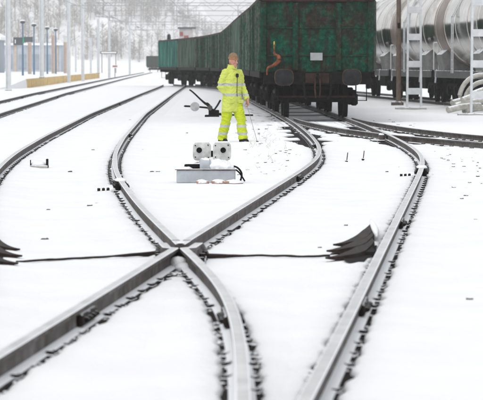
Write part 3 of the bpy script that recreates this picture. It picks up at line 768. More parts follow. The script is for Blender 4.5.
# ------------------------------------------------------------------ point machine with two round faced housings
p = at(206, 183, 0); s = FPX / p.y
o = empty('point_machine', (p.x, p.y, 0)); tag(o, 'grey point machine with two round eyed housings in the snow beyond the frog', 'machine')
MB().bbox((0, .1, .085), (.76, .26, .17), .012).build('trough', BOXGREY, o)
MB().bbox((-.0, .1, .176), (.80, .30, .014), .004).build('lid', plain('rusty_lid', (.12, .10, .09), .8, var=.4, snow=.55), o)
for x, t in ((-.055, -.02), (.205, .03)):
    m = MB(); z = .40; rings = []
    for (yy, sc_) in ((.16, .9), (.165, 1), (.30, 1), (.305, .9)):
        ring = []
        for k in range(24):
            a = 2 * math.pi * k / 24; c, s_ = math.cos(a), math.sin(a); ring.append((x + .118 * sc_ * math.copysign(abs(c) ** .45, c), yy, z + .118 * sc_ * math.copysign(abs(s_) ** .45, s_)))
        rings.append(ring)
    m.loft(rings); hb = m.build('housing', BOXPALE, o, smooth=True, angle=30)
    m = MB(); m.lathe([(.034, 0), (.036, .014), (.026, .020), (.012, .012)], 'Y', 16, (0, 0, 0)); m.v = [(a + x - .015 + t, .158 - b, c + z + .02) for a, b, c in m.v]; m.f = [tuple(reversed(f)) for f in m.f]
    m.build('round_eye', BLACK, hb, smooth=True, angle=30)
    MB().bbox((x + .02, .24, .25), (.10, .10, .14), .01).build('bracket', BOXGREY, hb)
    for bx_, bz_ in ((-.085, -.07), (.085, -.075), (-.085, .08), (.08, .085)): MB().cyl((x + bx_, .166, z + bz_), (x + bx_, .150, z + bz_), .009, n=6).build('screw', CLIP, hb)
    MB().bbox((x, .23, z + .122), (.19, .12, .02), .008).build('snow_rim', SNOW, hb)
MB().bbox((.075, .22, .37), (.05, .08, .08), .01).build('link_block', BLACK, o)
m = MB(); m.bbox((-.17, .10, .215), (.22, .12, .05), .015); m.cyl((-.28, .1, .21), (-.05, .1, .215), .028, n=10); m.build('drive_rod', BLACK, o)
m = MB(); m.lathe([(.07, -.06), (.085, -.04), (.085, .06), (.07, .08)], 'X', 18); m.v = [(a - .02, b + .06, c + .235) for a, b, c in m.v]; m.build('motor', BOXGREY, o, smooth=True, angle=30)
m = MB(); m.blob((.15, .12, .225), (.18, .16, .075), 16, 8, .06, 1); m.blob((.02, .2, .27), (.10, .12, .06), 12, 6, .08, 2); m.blob((-.1, .25, .2), (.1, .12, .06), 12, 6, .08, 3); m.blob((.27, .08, .20), (.09, .12, .04), 12, 6, .1, 4); m.blob((-.26, .1, .185), (.10, .13, .018), 12, 6, .1, 5)
PM = o; SC = m
m = MB(); m.tube([(.30, .1, .22), (.40, .05, .20), (.46, 0, .12), (.44, -.05, .02)], .013, 6, curve=5); m.tube([(.32, .12, .20), (.42, .1, .14), (.50, .08, .02)], .011, 6, curve=5); m.build('cable', BLACK, o, smooth=True)
for k, (x, y, r) in enumerate(((-.05, -.32, .085), (.16, -.30, .10), (.36, -.28, .12))):
    so_ = MB().blob((p.x + x, p.y + y, .015), (r, r * 1.6, .045), 9, 6, .2, k + 11).build('rubble', REDBRICK, smooth=True)
    tag(so_, ['small reddish snowy stone left of three before the point machine', 'middle reddish snowy stone before the point machine', 'largest reddish snowy stone at the right foot of the point machine'][k], 'stone', 'stones before the point machine')

# ------------------------------------------------------------------ hand point lever with round weight
p = at(212, 117, 0); o = empty('point_lever', (p.x, p.y, 0)); tag(o, 'dark point lever with pale round weight standing left of the worker', 'lever')
MB().bbox((0, 0, .03), (.42, .5, .07), .015).build('base_plate', BLACK, o)
m = MB(); m.bbox((-.02, 0, .14), (.16, .2, .22), .03); m.bbox((.10, -.02, .16), (.22, .12, .10), .02, ); m.bbox((.12, -.05, .10), (.30, .1, .05), .01); m.build('stand', BLACK, o)
m = MB(); m.cyl((-.06, -.13, .27), (-.06, .12, .27), .075, n=14); m.build('pivot', STONE, o, smooth=True)
MB().tube([(-.06, 0, .30), (-.14, 0, .38), (-.20, .02, .40), (-.34, .02, .52), (-.55, .03, .72), (-.66, .03, .80)], [.05, .05, .035, .026, .024, .022], 8, curve=3).build('hand_lever', BLACK, o, smooth=True)
MB().tube([(-.05, -.05, .26), (-.2, -.05, .28), (-.55, -.05, .31), (-.78, -.05, .32), (-.82, -.05, .32)], [.03, .028, .026, .03, .016], 8).build('weight_arm', BLACK, o, smooth=True)
m = MB(); m.lathe([(.10, -.05), (.135, -.04), (.135, .04), (.10, .05)], 'Y', 24); m.v = [(a - .50, b - .06, c + .305) for a, b, c in m.v]; tag(m.build('round_weight', plain('pale_weight', (.42, .42, .42), .6, var=.2, scale=12), o, smooth=True, angle=30), 'pale round counterweight')
MB().tube([(.06, 0, .20), (.16, .0, .34), (.25, .0, .50)], .028, 8).build('link', BLACK, o, smooth=True)
MB().tube([(.05, 0, .08), (.4, .1, .06), (1.2, .3, .05)], .025, 8).build('throw_rod', BLACK, o, smooth=True)

# ------------------------------------------------------------------ small things in the snow
p = at(39, 168, 0); o = empty('marker_block', (p.x, p.y, 0)); tag(o, 'small snow covered cover box between the two left rails', 'cover box')
MB().bbox((0, .1, .02), (.26, .3, .04), .008).build('base', CONC, o); MB().bbox((.12, .0, .07), (.035, .05, .14), .006).build('end_plate', CLIP, o); MB().bbox((-.13, .05, .06), (.012, .05, .12), .003).build('end_plate', CLIP, o)
m = MB(); m.blob((-.01, .12, .05), (.13, .18, .05), 14, 6, .05, 2); m.build('snow_cap', SNOW, o, smooth=True, angle=None)
for k, (x, y) in enumerate(((346.5, 162), (363, 160))):
    p = at(x, y, 0); o = empty('peg', (p.x, p.y, 0)); tag(o, ['short dark peg in the snow, left of the pair inside the right curve', 'short dark peg in the snow, right of the pair inside the right curve'][k], 'peg')
    MB().cyl((0, 0, -.02), (.02, 0, .15), .008, n=8).build('shaft', STONE, o); MB().bbox((0, 0, .012), (.045, .06, .035), .01).build('foot', CLIP, o)
st = MB(); rr = random.Random(3)
spots = [(205, 277), (346, 226), (370, 226), (456, 281), (48, 210), (45, 240), (90, 206), (97, 204), (142, 150), (187, 133), (152, 172), (158, 172), (135, 153), (295, 178), (315, 160), (400, 168), (387, 172), (405, 169), (335, 255), (320, 248), (367, 262), (466, 196), (470, 300), (462, 199),
         (93, 150), (95, 165), (70, 172), (60, 100), (70, 96), (85, 92), (290, 150), (150, 130), (180, 172), (240, 175), (245, 172), (404, 314), (476, 220), (130, 120)]
for x, y in spots:
    p = at(x, y, 0); r = rr.uniform(.014, .04); st.blob((p.x, p.y, .004), (r, r * 1.5, r * .5), 7, 4, .25, rr.random())
for k in range(46):
    x, y = rr.uniform(432, 483), rr.uniform(146, 190); p = at(x, y, 0); r = rr.uniform(.012, .032); st.blob((p.x, p.y, .004), (r, r * 2.2, r * .4), 7, 4, .3, rr.random())
for k in range(60):
    x, y = rr.uniform(240, 300), rr.uniform(118, 182); p = at(x, y, 0); r = rr.uniform(.012, .035); st.blob((p.x, p.y, .003), (r, r * 1.8, r * .4), 7, 4, .3, rr.random())
for k in range(90):
    y = rr.uniform(62, 84); x = rr.uniform(-.6, 4.6); r = rr.uniform(.015, .05); st.blob((x, y, .004), (r, r * 1.8, r * .5), 7, 4, .3, rr.random())
tag(st.build('loose_stones', STONE, smooth=True, angle=None), 'small dark stones and clods lying scattered on the snow', kind='stuff')
gr = MB()
for k in range(110):
    x, y = rr.gauss(262, 16), rr.gauss(138, 12)
    if not (240 < x < 300 and 118 < y < 178): continue
    p = at(x, y, 0); d = Vector((rr.uniform(-.12, .12), rr.uniform(-.1, .1), rr.uniform(.03, .12))); w = .003
    gr.add([p + Vector((-w, 0, -.01)), p + Vector((w, 0, -.01)), p + d], [(0, 1, 2)])
tag(gr.build('dry_grass', GRASS), 'thin dry grass stalks poking through the snow', kind='stuff')

# ------------------------------------------------------------------ worker in yellow
def remesh(m, name, voxel, mats, smooth=2, disp=None):
    me = m.mesh('tmp', [mats[0]]); t = bpy.data.objects.new('tmp', me); COL.objects.link(t)
    md = t.modifiers.new('r', 'REMESH'); md.mode = 'VOXEL'; md.voxel_size = voxel
    if smooth: sm = t.modifiers.new('s', 'SMOOTH'); sm.factor = .5; sm.iterations = smooth
    dg = bpy.context.evaluated_depsgraph_get(); out = bpy.data.meshes.new_from_object(t.evaluated_get(dg))
    bpy.data.objects.remove(t); out.name = name
    if disp:
        nrm = [v.normal.copy() for v in out.vertices]
        for v, n in zip(out.vertices, nrm): v.co += n * disp(v.co)
    out.polygons.foreach_set('use_smooth', [True] * len(out.polygons))
    out.materials.clear()
    for mm in mats: out.materials.append(mm)
    o = bpy.data.objects.new(name, out); COL.objects.link(o); return o
def limb(m, pts, n=14):
    """pts: (x,y,z, rx, ry) ; rings perpendicular to the chain"""
    ps = [Vector(p[:3]) for p in pts]; rings = []
    for i, p in enumerate(ps):
        t = (ps[min(i + 1, len(ps) - 1)] - ps[max(0, i - 1)]).normalized(); u = Vector((0, 1, 0)).cross(t)
        u = u.normalized() if u.length > .1 else Vector((1, 0, 0)); w = t.cross(u)
        rings.append([p + u * math.cos(2 * math.pi * k / n) * pts[i][3] + w * math.sin(2 * math.pi * k / n) * pts[i][4] for k in range(n)])
    m.loft(rings)
def f_cloth(base, bands):
    def f(nt, b):
        n = tex(nt, 5, 4); tc = nd(nt, 'ShaderNodeTexCoord'); sx = nd(nt, 'ShaderNodeSeparateXYZ'); nt.links.new(tc.outputs['Object'], sx.inputs[0])
        c = ramp(nt, n, [(.3, tuple(v * .88 for v in base)), (.7, base)])
        for z in bands:
            d = nd(nt, 'ShaderNodeMath', operation='SUBTRACT'); nt.links.new(sx.outputs['Z'], d.inputs[0]); d.inputs[1].default_value = z
            a = nd(nt, 'ShaderNodeMath', operation='ABSOLUTE'); nt.links.new(d.outputs[0], a.inputs[0])
            l = nd(nt, 'ShaderNodeMath', operation='LESS_THAN'); nt.links.new(a.outputs[0], l.inputs[0]); l.inputs[1].default_value = .026
            c = mixc(nt, l.outputs[0], c, (.47, .49, .46))
        nt.links.new(c, b.inputs['Base Color']); b.inputs['Roughness'].default_value = .75
        bump(nt, b, tex(nt, 14, 6, .6, mapscale=(1, 1, 2.2)), .7, .03)
    return mat('hi_vis_cloth', f)
JACKET = f_cloth((.60, .68, .12), (1.135, .935)); TROUS = f_cloth((.55, .66, .015), (.315, .165))
SKIN = plain('skin', (.46, .22, .16), .55, var=.12, scale=18, bstr=0)
BEANIE = plain('brown_knit', (.22, .14, .08), .9, var=.35, scale=50, bstr=.4)
DARKCLOTH = plain('dark_cloth', (.02, .02, .025), .8, var=.3, scale=20)
sc_ = remesh(SC, 'snow_cap', .012, [SNOW], 3, lambda c: .022 * mnoise.noise(c * 13) + .010 * mnoise.noise(c * 31)); sc_.parent = PM
p = at(232, 142, 0)
W_ = empty('person', (p.x, p.y, 0), R(34)); W_.scale = (.91, .91, 1.0); tag(W_, 'person in yellow high visibility suit and brown beanie walking right, holding a thin rod', 'person')
def fold(a, q, seed):
    """creases: sharp ridges running across the cloth"""
    def f(c):
        n1 = mnoise.noise(Vector((c.x * q * .7, c.y * q * .7, c.z * q * 1.5 + c.x * 5 + seed)))
        n2 = mnoise.noise(Vector((c.x * q * 1.6 + 3, c.y * q * 1.6, c.z * q * 2.6 - c.x * 9 + seed)))
        n3 = mnoise.noise(Vector((c.x * 5, c.y * 5, c.z * 5 + seed)))
        return a * (.55 - 1.9 * abs(n1)) + a * .55 * (.5 - 1.8 * abs(n2)) + a * .8 * n3
    return f
LH, RH = Vector((.285, -.17, .83)), Vector((-.125, -.085, .90))     # wrists
def hand(m, w, d, palm):
    """w wrist, d direction, palm normal"""
    d = d.normalized(); sd_ = d.cross(palm).normalized()
    limb(m, [(*(w - d * .04), .028, .034), (*(w + d * .03), .030, .044), (*(w + d * .09), .024, .046)], 10)
    for k, L in enumerate((.070, .080, .074, .058)):
        b = w + d * .085 + sd_ * (.034 - k * .0225)
        q = [b, b + d * L * .45 + palm * .012, b + d * L * .7 + palm * .035, b + d * L * .65 + palm * .058]
        m.tube(q, [.0105, .010, .0095, .008], 8)
    b = w + d * .025 + sd_ * .036
    m.tube([b, b + d * .03 + sd_ * .022 + palm * .012, b + d * .055 + sd_ * .018 + palm * .035], [.0125, .0115, .009], 8)
# body: one continuous mesh (head, neck, trunk, arms, hands, legs)
bd = MB(); HT = R(14)                                                # head turned further right
hc = Vector((0.0, -.045, 1.60))
hd = []
for k, (z, rx, ry, yo) in enumerate(((-.125, .030, .035, -.035), (-.115, .048, .055, -.030), (-.085, .060, .075, -.014), (-.045, .068, .088, -.004), (0, .073, .096, 0), (.045, .075, .098, .002), (.085, .070, .090, .004), (.115, .048, .062, .006), (.128, .02, .03, .006))):
    hd.append([(rx * math.cos(2 * math.pi * i / 20), yo + ry * math.sin(2 * math.pi * i / 20), z) for i in range(20)])
hm = MB(); hm.loft(hd)
hm.blob((0, -.100, -.022), (.013, .026, .020), 8, 6, 0, 1); hm.blob((0, -.096, .002), (.010, .014, .028), 8, 6, 0, 1)     # nose
hm.blob((0, -.088, .030), (.048, .016, .011), 10, 6, 0, 1)                                                          # brow
hm.blob((0, -.088, -.092), (.025, .020, .018), 8, 6, 0, 1)                                                          # chin
hm.blob((0, -.092, -.062), (.024, .010, .007), 8, 6, 0, 1); hm.blob((0, -.090, -.074), (.022, .010, .006), 8, 6, 0, 1)
for s in (-1, 1): hm.blob((s * .076, .008, -.012), (.011, .022, .034), 8, 6, 0, 1); hm.blob((s * .045, -.066, -.028), (.022, .022, .020), 8, 6, 0, 1)
HM = Matrix.Translation(hc) @ Matrix.Rotation(HT, 4, 'Z') @ Matrix.Rotation(R(6), 4, 'X') @ Matrix.Scale(1.07, 4)
bd.add([HM @ Vector(v) for v in hm.v], hm.f)
limb(bd, [(0, -.01, 1.36, .075, .07), (0, -.02, 1.46, .056, .058), (0, -.035, 1.54, .054, .058)], 14)
limb(bd, [(0, 0, .86, .15, .10), (0, 0, 1.0, .14, .10), (0, 0, 1.2, .16, .11), (0, 0, 1.34, .15, .09), (0, 0, 1.41, .08, .06)], 16)
for s, el, wr in ((1, Vector((.285, .05, 1.13)), LH), (-1, Vector((-.275, .05, 1.11)), RH)):
    sh = Vector((s * .17, 0, 1.37)); limb(bd, [(*sh, .05, .05), (*sh.lerp(el, .5), .046, .046), (*el, .038, .038), (*el.lerp(wr, .5), .036, .036), (*wr, .027, .03)], 10)
hand(bd, LH, Vector((-.02, -.35, -.9)), Vector((-1, 0, 0)).normalized()); hand(bd, RH, Vector((.25, .12, -.9)), Vector((.3, .5, -.8)).normalized())
FF, RF = Vector((.13, -.23, .0)), Vector((-.13, .20, .0))          # forward (left) and rear (right) foot
for s, ft in ((1, FF), (-1, RF)):
    hp = Vector((s * .09, 0, .88)); kn = hp.lerp(ft, .5) + Vector((s * .015, -.05, .03)); an_ = ft + Vector((0, 0, .1))
    limb(bd, [(*hp, .085, .085), (*hp.lerp(kn, .5), .075, .075), (*kn, .055, .055), (*kn.lerp(an_, .4), .052, .052), (*an_, .038, .038)], 12)
body = remesh(bd, 'body', .0075, [SKIN], 2); body.parent = W_
eyes = MB()
for s in (-1, 1): eyes.blob(HM @ Vector((s * .031, -.090, .010)), (.011, .006, .007), 8, 6, 0, 1)
eyes.build('eyes', DARKCLOTH, body, smooth=True)
mo = MB(); mo.blob(HM @ Vector((0, -.101, -.068)), (.018, .006, .005), 8, 6, 0, 1); mo.build('mouth', plain('lips', (.30, .10, .09), .6, bstr=0), body, smooth=True)
# jacket
jk = MB()
limb(jk, [(0, .0, .60, .225, .175), (0, 0, .63, .228, .178), (0, 0, .75, .222, .172), (0, 0, .92, .215, .165), (0, 0, 1.10, .215, .165), (0, 0, 1.27, .215, .150), (0, 0, 1.38, .185, .118), (0, -.005, 1.43, .125, .092), (0, -.012, 1.46, .098, .090), (0, -.02, 1.49, .094, .090)], 28)
for s, el, wr in ((1, Vector((.285, .05, 1.13)), LH), (-1, Vector((-.275, .05, 1.11)), RH)):
    sh = Vector((s * .175, 0, 1.375)); limb(jk, [(*(sh + Vector((-s * .05, 0, .005))), .06, .07), (*sh, .078, .084), (*sh.lerp(el, .4), .080, .084), (*sh.lerp(el, .8), .076, .078), (*el, .074, .076), (*el.lerp(wr, .4), .068, .070), (*el.lerp(wr, .85), .060, .062), (*el.lerp(wr, .97), .052, .054)], 16)
jo = remesh(jk, 'jacket', .009, [JACKET], 3, fold(.017, 9, 2)); jo.parent = W_
for s_, zz in ((-1, .80), (1, .80)):
    m = MB(); m.bbox((s_ * .115, -.172, zz), (.13, .03, .07), .01); m.build('pocket_flap', JACKET, jo)
m = MB(); rings = []
for z, q in ((1.455, 1.06), (1.50, 1.10), (1.525, 1.12), (1.528, 1.06)): rings.append([(.092 * q * math.cos(2 * math.pi * i / 24), -.018 + .092 * q * math.sin(2 * math.pi * i / 24), z + .012 * math.cos(2 * math.pi * i / 24 - 1.6) ) for i in range(24)])
m.loft(rings, cap=False); m.build('collar', JACKET, jo, smooth=True, angle=60)
rdo = MB(); rdo.bbox((.025, -.170, 1.315), (.055, .045, .075), .01); rdo.tube([(.03, -.165, 1.28), (.015, -.178, 1.12), (.01, -.178, .98), (.02, -.176, .90)], .006, 6); rdo.build('radio', DARKCLOTH, W_)
# trousers
tr = MB()
for s, ft in ((1, FF), (-1, RF)):
    hp = Vector((s * .085, 0, .84)); kn = hp.lerp(ft, .5) + Vector((s * .015, -.05, .03)); an_ = ft + Vector((0, 0, .06))
    limb(tr, [(*(hp + Vector((0, 0, .1))), .12, .13), (*hp, .125, .135), (*hp.lerp(kn, .5), .112, .118), (*kn, .098, .102), (*kn.lerp(an_, .5), .096, .100), (*kn.lerp(an_, .85), .098, .102), (*an_, .100, .104)], 18)
to = remesh(tr, 'trousers', .009, [TROUS], 3, fold(.018, 9, 7)); to.parent = W_
for ft in (FF, RF):
    m = MB(); limb(m, [(*(ft + Vector((0, .0, .13))), .05, .055), (*(ft + Vector((0, .0, .06))), .052, .06)], 12)
    rings = []
    for (yy, w, h) in ((.10, .03, .05), (.085, .042, .085), (.02, .046, .10), (-.07, .048, .075), (-.15, .046, .06), (-.185, .03, .045)):
        rings.append([(ft.x + w * c, ft.y + yy, .001 + h * .5 + h * .5 * s_) for c, s_ in ((-1, -1), (1, -1), (1.05, -.2), (.7, .9), (0, 1), (-.7, .9), (-1.05, -.2))])
    m.loft([list(reversed(r)) for r in rings]); m.build('boot', DARKCLOTH, W_, smooth=True, angle=50)
# beanie
m = MB(); rings = []
for z, rx, ry in ((.030, .079, .102), (.034, .087, .110), (.062, .087, .110), (.066, .083, .106), (.095, .078, .098), (.125, .062, .080), (.145, .036, .048), (.152, .012, .016)):
    rings.append([HM @ Vector((rx * math.cos(2 * math.pi * i / 24), .004 + ry * math.sin(2 * math.pi * i / 24), z)) for i in range(24)])
m.loft(rings); be = m.build('beanie', BEANIE, W_, smooth=True, angle=60)
m = MB(); rings = []
for z, q in ((.036, .0885), (.060, .0885)): rings.append([HM @ Vector((q * math.cos(2 * math.pi * i / 24), .004 + (q + .023) * math.sin(2 * math.pi * i / 24), z)) for i in range(24)])
m.loft(rings, cap=False); m.build('beanie_stripe', plain('rust_knit', (.36, .16, .07), .9, var=.3, scale=60), be, smooth=True)
# the rod in his left hand
g = W_.matrix_basis; M4 = Matrix.Translation(W_.location) @ Matrix.Rotation(R(34), 4, 'Z') @ Matrix.Diagonal((.91, .91, 1, 1))
hl = M4 @ (LH + Vector((-.035, -.04, -.10)))
b_ = Vector((p.x + .50, p.y - .12, .0))
o = empty('marking_rod', (b_.x, b_.y, 0)); tag(o, 'thin grey rod reaching from the worker hand down to the snow', 'rod')
t_ = hl - b_; MB().cyl((0, 0, 0), t_ * 1.12, .0045, n=8).build('shaft', plain('grey_rod', (.25, .25, .25), .5, .4), o, smooth=True)
MB().bbox((0, 0, .012), (.05, .03, .024), .005).build('tip', CLIP, o)

# ------------------------------------------------------------------ platform at the left
PE = [(-14.15, 197), (-15.3, 258), (-16.7, 352)]
def platform():
    o = empty('platform', (0, 0, 0)); tag(o, 'snow covered platform with a yellow painted edge', 'platform')
    xe = lambda y: float(np.interp(y, [q[1] for q in PE], [q[0] for q in PE]))
    yy = np.linspace(197, 352, 24); v = []; f = []
    m = MB(); 
    for i, y in enumerate(yy):
        x = xe(y); r = [(x, y, -.05), (x, y, .60), (-40, y, .60), (-40, y, -.05)]; v += r
        if i:
            for k in range(3): f.append(((i - 1) * 4 + k, (i - 1) * 4 + k + 1, i * 4 + k + 1, i * 4 + k))
    f.append((3, 2, 1, 0)); m.add(v, f); m.build('slab', CONC, o)
    m = MB(); v = []; f = []; nq = 9
    for i, y in enumerate(np.linspace(196.9, 352, 50)):
        for k in range(nq):
            t = k / (nq - 1); x = xe(y) + .06 - t * 26; z = .64 + (.10 + .07 * mnoise.noise(Vector((x * .4, y * .15, 1)))) * min(1, k * .7) - (.06 if k == 0 else 0)
            v.append((x, y, z))
            if i and k: f.append(((i - 1) * nq + k - 1, i * nq + k - 1, i * nq + k, (i - 1) * nq + k))
    m.add(v, f); m.build('snow_cover', SNOW, o, smooth=True, angle=None)
    n = 26; ye = np.linspace(197, 352, n + 1)
    for i in range(n):
        a, b = ye[i] + .06, ye[i + 1] - .06; m = MB()
        xa, xb = xe(a), xe(b); t = .05 + .012 * (i % 3)
        m.loft([[(xa - .02, a, 0), (xa + t, a, 0), (xa + t, a, .60), (xa - .02, a, .60)], [(xb - .02, b, 0), (xb + t, b, 0), (xb + t, b, .60), (xb - .02, b, .60)]])
        m.build('edge_panel', YELLOW, o)
    m = MB(); rings = []
    for t in np.linspace(0, 1, 9):
        y = 197.0 - 13 * t; z = .70 * (1 - t) ** 1.5 + .02 * math.sin(9 * t); rings.append([(-14.05 - 1.2 * t, y, -.1), (-14.12 - 1.2 * t, y, z * .8 + .02), (-15.0 - t, y, z + .05), (-40, y, z + .03), (-40, y, -.1)])
    m.loft(rings); m.build('snow_ramp', SNOW, o, smooth=True, angle=50)
platform()

# ------------------------------------------------------------------ masts, lamps, boards on the left
def mast(px, Y, label, w=.29, h=9.5, mt=MASTGREY, z=0.0, group='pale masts behind the platform'):
    q = atY(px, Y); o = empty('mast', (q.x, q.y, z)); tag(o, label, 'mast', group)
    m = MB()
    for s in (-1, 1): m.bbox((s * (w / 2 - .02), 0, h / 2), (.045, w * .9, h), .006)
    m.box((0, 0, h / 2), (w - .08, .05, h)); m.build('shaft', mt, o)
    MB().bbox((0, 0, .05), (w * 1.3, w * 1.3, .12), .03).build('footing', CONC, o)
    return o
mast(8.5, 176, 'wide pale mast nearest the left edge of the picture')
mast(42, 214, 'pale mast standing between the second and third lamp posts', z=.6)
mast(98.5, 330, 'thin pale mast standing left of the white name board', w=.28, z=.6, h=6.0)
mast(91, 345, 'short thin mast left of the name board, third from the white board', w=.22, z=.6, h=4.0)
mast(76, 345, 'short thin far mast between the two gantry legs', w=.2, z=.6, h=3.6)
for px, Y, h, lb in ((30, 268, 2.9, 'tan post standing behind the dark departure board'), (53.5, 290, 3.8, 'tan post standing between the two right lamp posts'), (65.5, 300, 3.2, 'tan post standing just left of the first gantry leg')):
    mast(px, Y, lb, .32, h, MASTTAN, .6, 'tan posts on the platform')
for px, Y, lb in ((23, 240, 'blue lamp post carrying the dark board'), (34.2, 258, 'blue lamp post just right of the dark board'), (47.5, 280, 'blue lamp post right of the pale mast'), (56, 292, 'rightmost of the four blue lamp posts')):
    q = atY(px, Y); o = empty('lamp_post', (q.x, q.y, .6)); tag(o, lb, 'lamp post', 'blue lamp posts on the platform')
    MB().cyl((0, 0, 0), (0, 0, 4.2), .085, .05, 12).build('post', MASTBLUE, o, smooth=True)
    MB().lathe([(.05, 4.2), (.14, 4.24), (.24, 4.34), (.10, 4.44), (.02, 4.46)], 'Z', 14).build('lamp_head', SIGNDARK, o, smooth=True)
    MB().blob((0, 0, 4.46), (.22, .22, .07), 12, 6, .05, 1).build('snow_cap', SNOW, o, smooth=True)
q = atY(23.5, 238); o = empty('departure_board', (q.x, q.y, 3.4)); tag(o, 'dark two panel board with green strip hanging on the first lamp post', 'sign')
MB().bbox((-.42, 0, 0), (.72, .16, .62), .02).build('panel', SIGNDARK, o); MB().bbox((.42, 0, .14), (.68, .16, .42), .02).build('panel', SIGNDARK, o); MB().bbox((.02, -.02, .08), (.12, .16, .5), .02).build('strip', SIGNGREEN, o)
MB().bbox((-.82, 0, .18), (.06, .16, .3), .01).build('edge', WHITE, o); MB().bbox((-.62, -.085, -.02), (.07, .02, .3), .004).build('white_mark', WHITE, o)
q = atY(109, 345); o = empty('name_board', (q.x, q.y, .6)); tag(o, 'white horizontal name board in a dark frame on two posts', 'sign')
MB().bbox((0, 0, 2.35), (1.95, .08, .30), .01).build('frame', SIGNDARK, o); MB().bbox((0, -.05, 2.35), (1.75, .03, .16), .004).build('board', WHITE, o)
for s in (-1, 1): MB().cyl((s * .8, .04, 0), (s * .8, .04, 2.2), .04, n=8).build('post', SIGNDARK, o)
q = atY(115, 340); o = empty('notice_board', (q.x, q.y, 0)); tag(o, 'small red and white notice beyond the end of the platform', 'sign')
MB().bbox((0, 0, 1.35), (.7, .06, .35), .01).build('board', WHITE, o); MB().bbox((0, -.04, 1.38), (.5, .03, .16), .005).build('red_mark', REDP, o); MB().cyl((0, .05, 0), (0, .05, 1.2), .04, n=8).build('post', SIGNDARK, o)

# gantries over the tracks
def gantry(Y, xl, label, xr=7.5, z=6.55):
    o = empty('gantry', (xl, Y, 0)); tag(o, label, 'gantry', 'gantries spanning the tracks'); Wd = xr - xl
    for x in (0, Wd):
        m = MB()
        for s in (-1, 1): m.bbox((x + s * .125, 0, 4.2), (.04, .26, 8.4), .006)
        m.box((x, 0, 4.2), (.215, .05, 8.4)); m.build('leg', MASTGREY, o)
    for zz in (z, z + .75): MB().box((Wd / 2, 0, zz), (Wd - .3, .07, .07)).build('chord', GREYMID, o)
    n = 20
    for k in range(n):
        a, b = .2 + (Wd - .4) * k / n, .2 + (Wd - .4) * (k + 1) / n
        MB().cyl((a, 0, z if k % 2 else z + .75), (b, 0, z + .75 if k % 2 else z), .02, n=6).build('lattice_bar', GREYMID, o)
    for cx in (-11.5, -4.6, .6):
        x = cx - xl
        m = MB(); m.tube([(x - .9, 0, z), (x - .9, 0, z - .9), (x + .6, 0, z - 1.0)], .04, 6); m.tube([(x - .9, 0, z - .4), (x + .2, 0, z - .95)], .03, 6); m.cyl((x - .8, 0, z - .55), (x - .5, 0, z - .7), .07, n=8); m.build('drop_arm', GREYMID, o)
GREYMID = plain('aged_galvanised', (.36, .37, .38), .6, .2, var=.15, scale=3)
gantry(255, -14.66, 'nearest lattice gantry whose leg is the fifth pole from left'); gantry(282, -14.9, 'second lattice gantry with its leg just right of the nearest one', z=6.6)
gantry(352, -15.5, 'third lattice gantry with its leg left of the white name board'); gantry(430, -16.0, 'farthest lattice gantry, small and faint')
wr = [[(-10.2, 60), (-11.5, 255), (-12, 282), (-13.4, 352), (-15.2, 430), (-17, 520)], [(-4.0, 60), (-4.6, 255), (-4.9, 282), (-6.5, 352), (-9.5, 430), (-13.5, 520)], [(1.6, 150), (.6, 255), (-.5, 282), (-3.8, 352), (-7.4, 430), (-12, 520)]]
for k, w in enumerate(wr):
    o = empty('overhead_wire', (0, 0, 0)); tag(o, ['contact and carrier wire over the platform track', 'contact and carrier wire over the middle track', 'contact and carrier wire above the green train'][k], 'wire', 'overhead wires')
    m1, m2 = MB(), MB(); p1, p2 = [], []
    for (a, b) in zip(w[:-1], w[1:]):
        n = 10
        for i in range(n):
            t = i / n; x, y = a[0] + (b[0] - a[0]) * t, a[1] + (b[1] - a[1]) * t; sag = 4 * t * (1 - t)
            p1.append((x, y, 5.55)); p2.append((x, y, 6.75 - .8 * sag))
    m1.tube(p1, .016, 5); m1.build('contact_wire', GREYMID, o); m2.tube(p2, .016, 5); m2.build('carrier_wire', GREYMID, o)
    m = MB()
    for a, b in list(zip(p1, p2))[::3]: m.cyl(a, b, .008, n=4)
    tag(m.build('droppers', GREYMID, o), kind='stuff')

# buildings left, signal, cabin, far wagon
q = atY(-12, 300); o = empty('house', (q.x - 2.3, q.y, 0)); tag(o, 'house with snowy roof cut by the left edge', 'house')
MB().box((0, 0, 2.0), (7.2, 9, 4.0)).build('wall', GREYWALL, o)
MB().loft([[(-4, -4.9, 4.0), (4, -4.9, 4.0), (4, -4.9, 4.25), (0, -4.9, 6.6), (-4, -4.9, 4.25)], [(-4, 4.9, 4.0), (4, 4.9, 4.0), (4, 4.9, 4.25), (0, 4.9, 6.6), (-4, 4.9, 4.25)]]).build('roof', SNOW, o)
for x in (-2.2, 0, 2.2): w_ = MB().bbox((x, -4.53, 2.0), (1.0, .08, 1.4), .01).build('window', WINDOW, o); MB().bbox((x, -4.58, 1.22), (1.2, .14, .08), .01).build('sill', WHITE, w_)
o = empty('station_building', (-24.6, 352, 0)); tag(o, 'long low pale blue station building behind the lamp posts', 'building')
MB().box((0, 0, 1.9), (7.4, 8, 3.8)).build('wall', BLUEWALL, o); MB().bbox((0, 0, 3.92), (8.0, 8.8, .25), .03).build('roof', SNOW, o)
for k in range(5): MB().bbox((-3.2 + k * 1.6, -4.05, 1.9), (.35, .12, 3.7), .02).build('pilaster', MASTTAN, o)
for k in range(4): MB().bbox((-2.4 + k * 1.6, -4.03, 1.9), (.85, .08, 1.7), .01).build('window', GREYWALL, o)
q = atY(169, 246); o = empty('signal', (q.x, q.y, 0)); tag(o, 'dark rounded signal head on a post above the farthest wagon', 'signal')
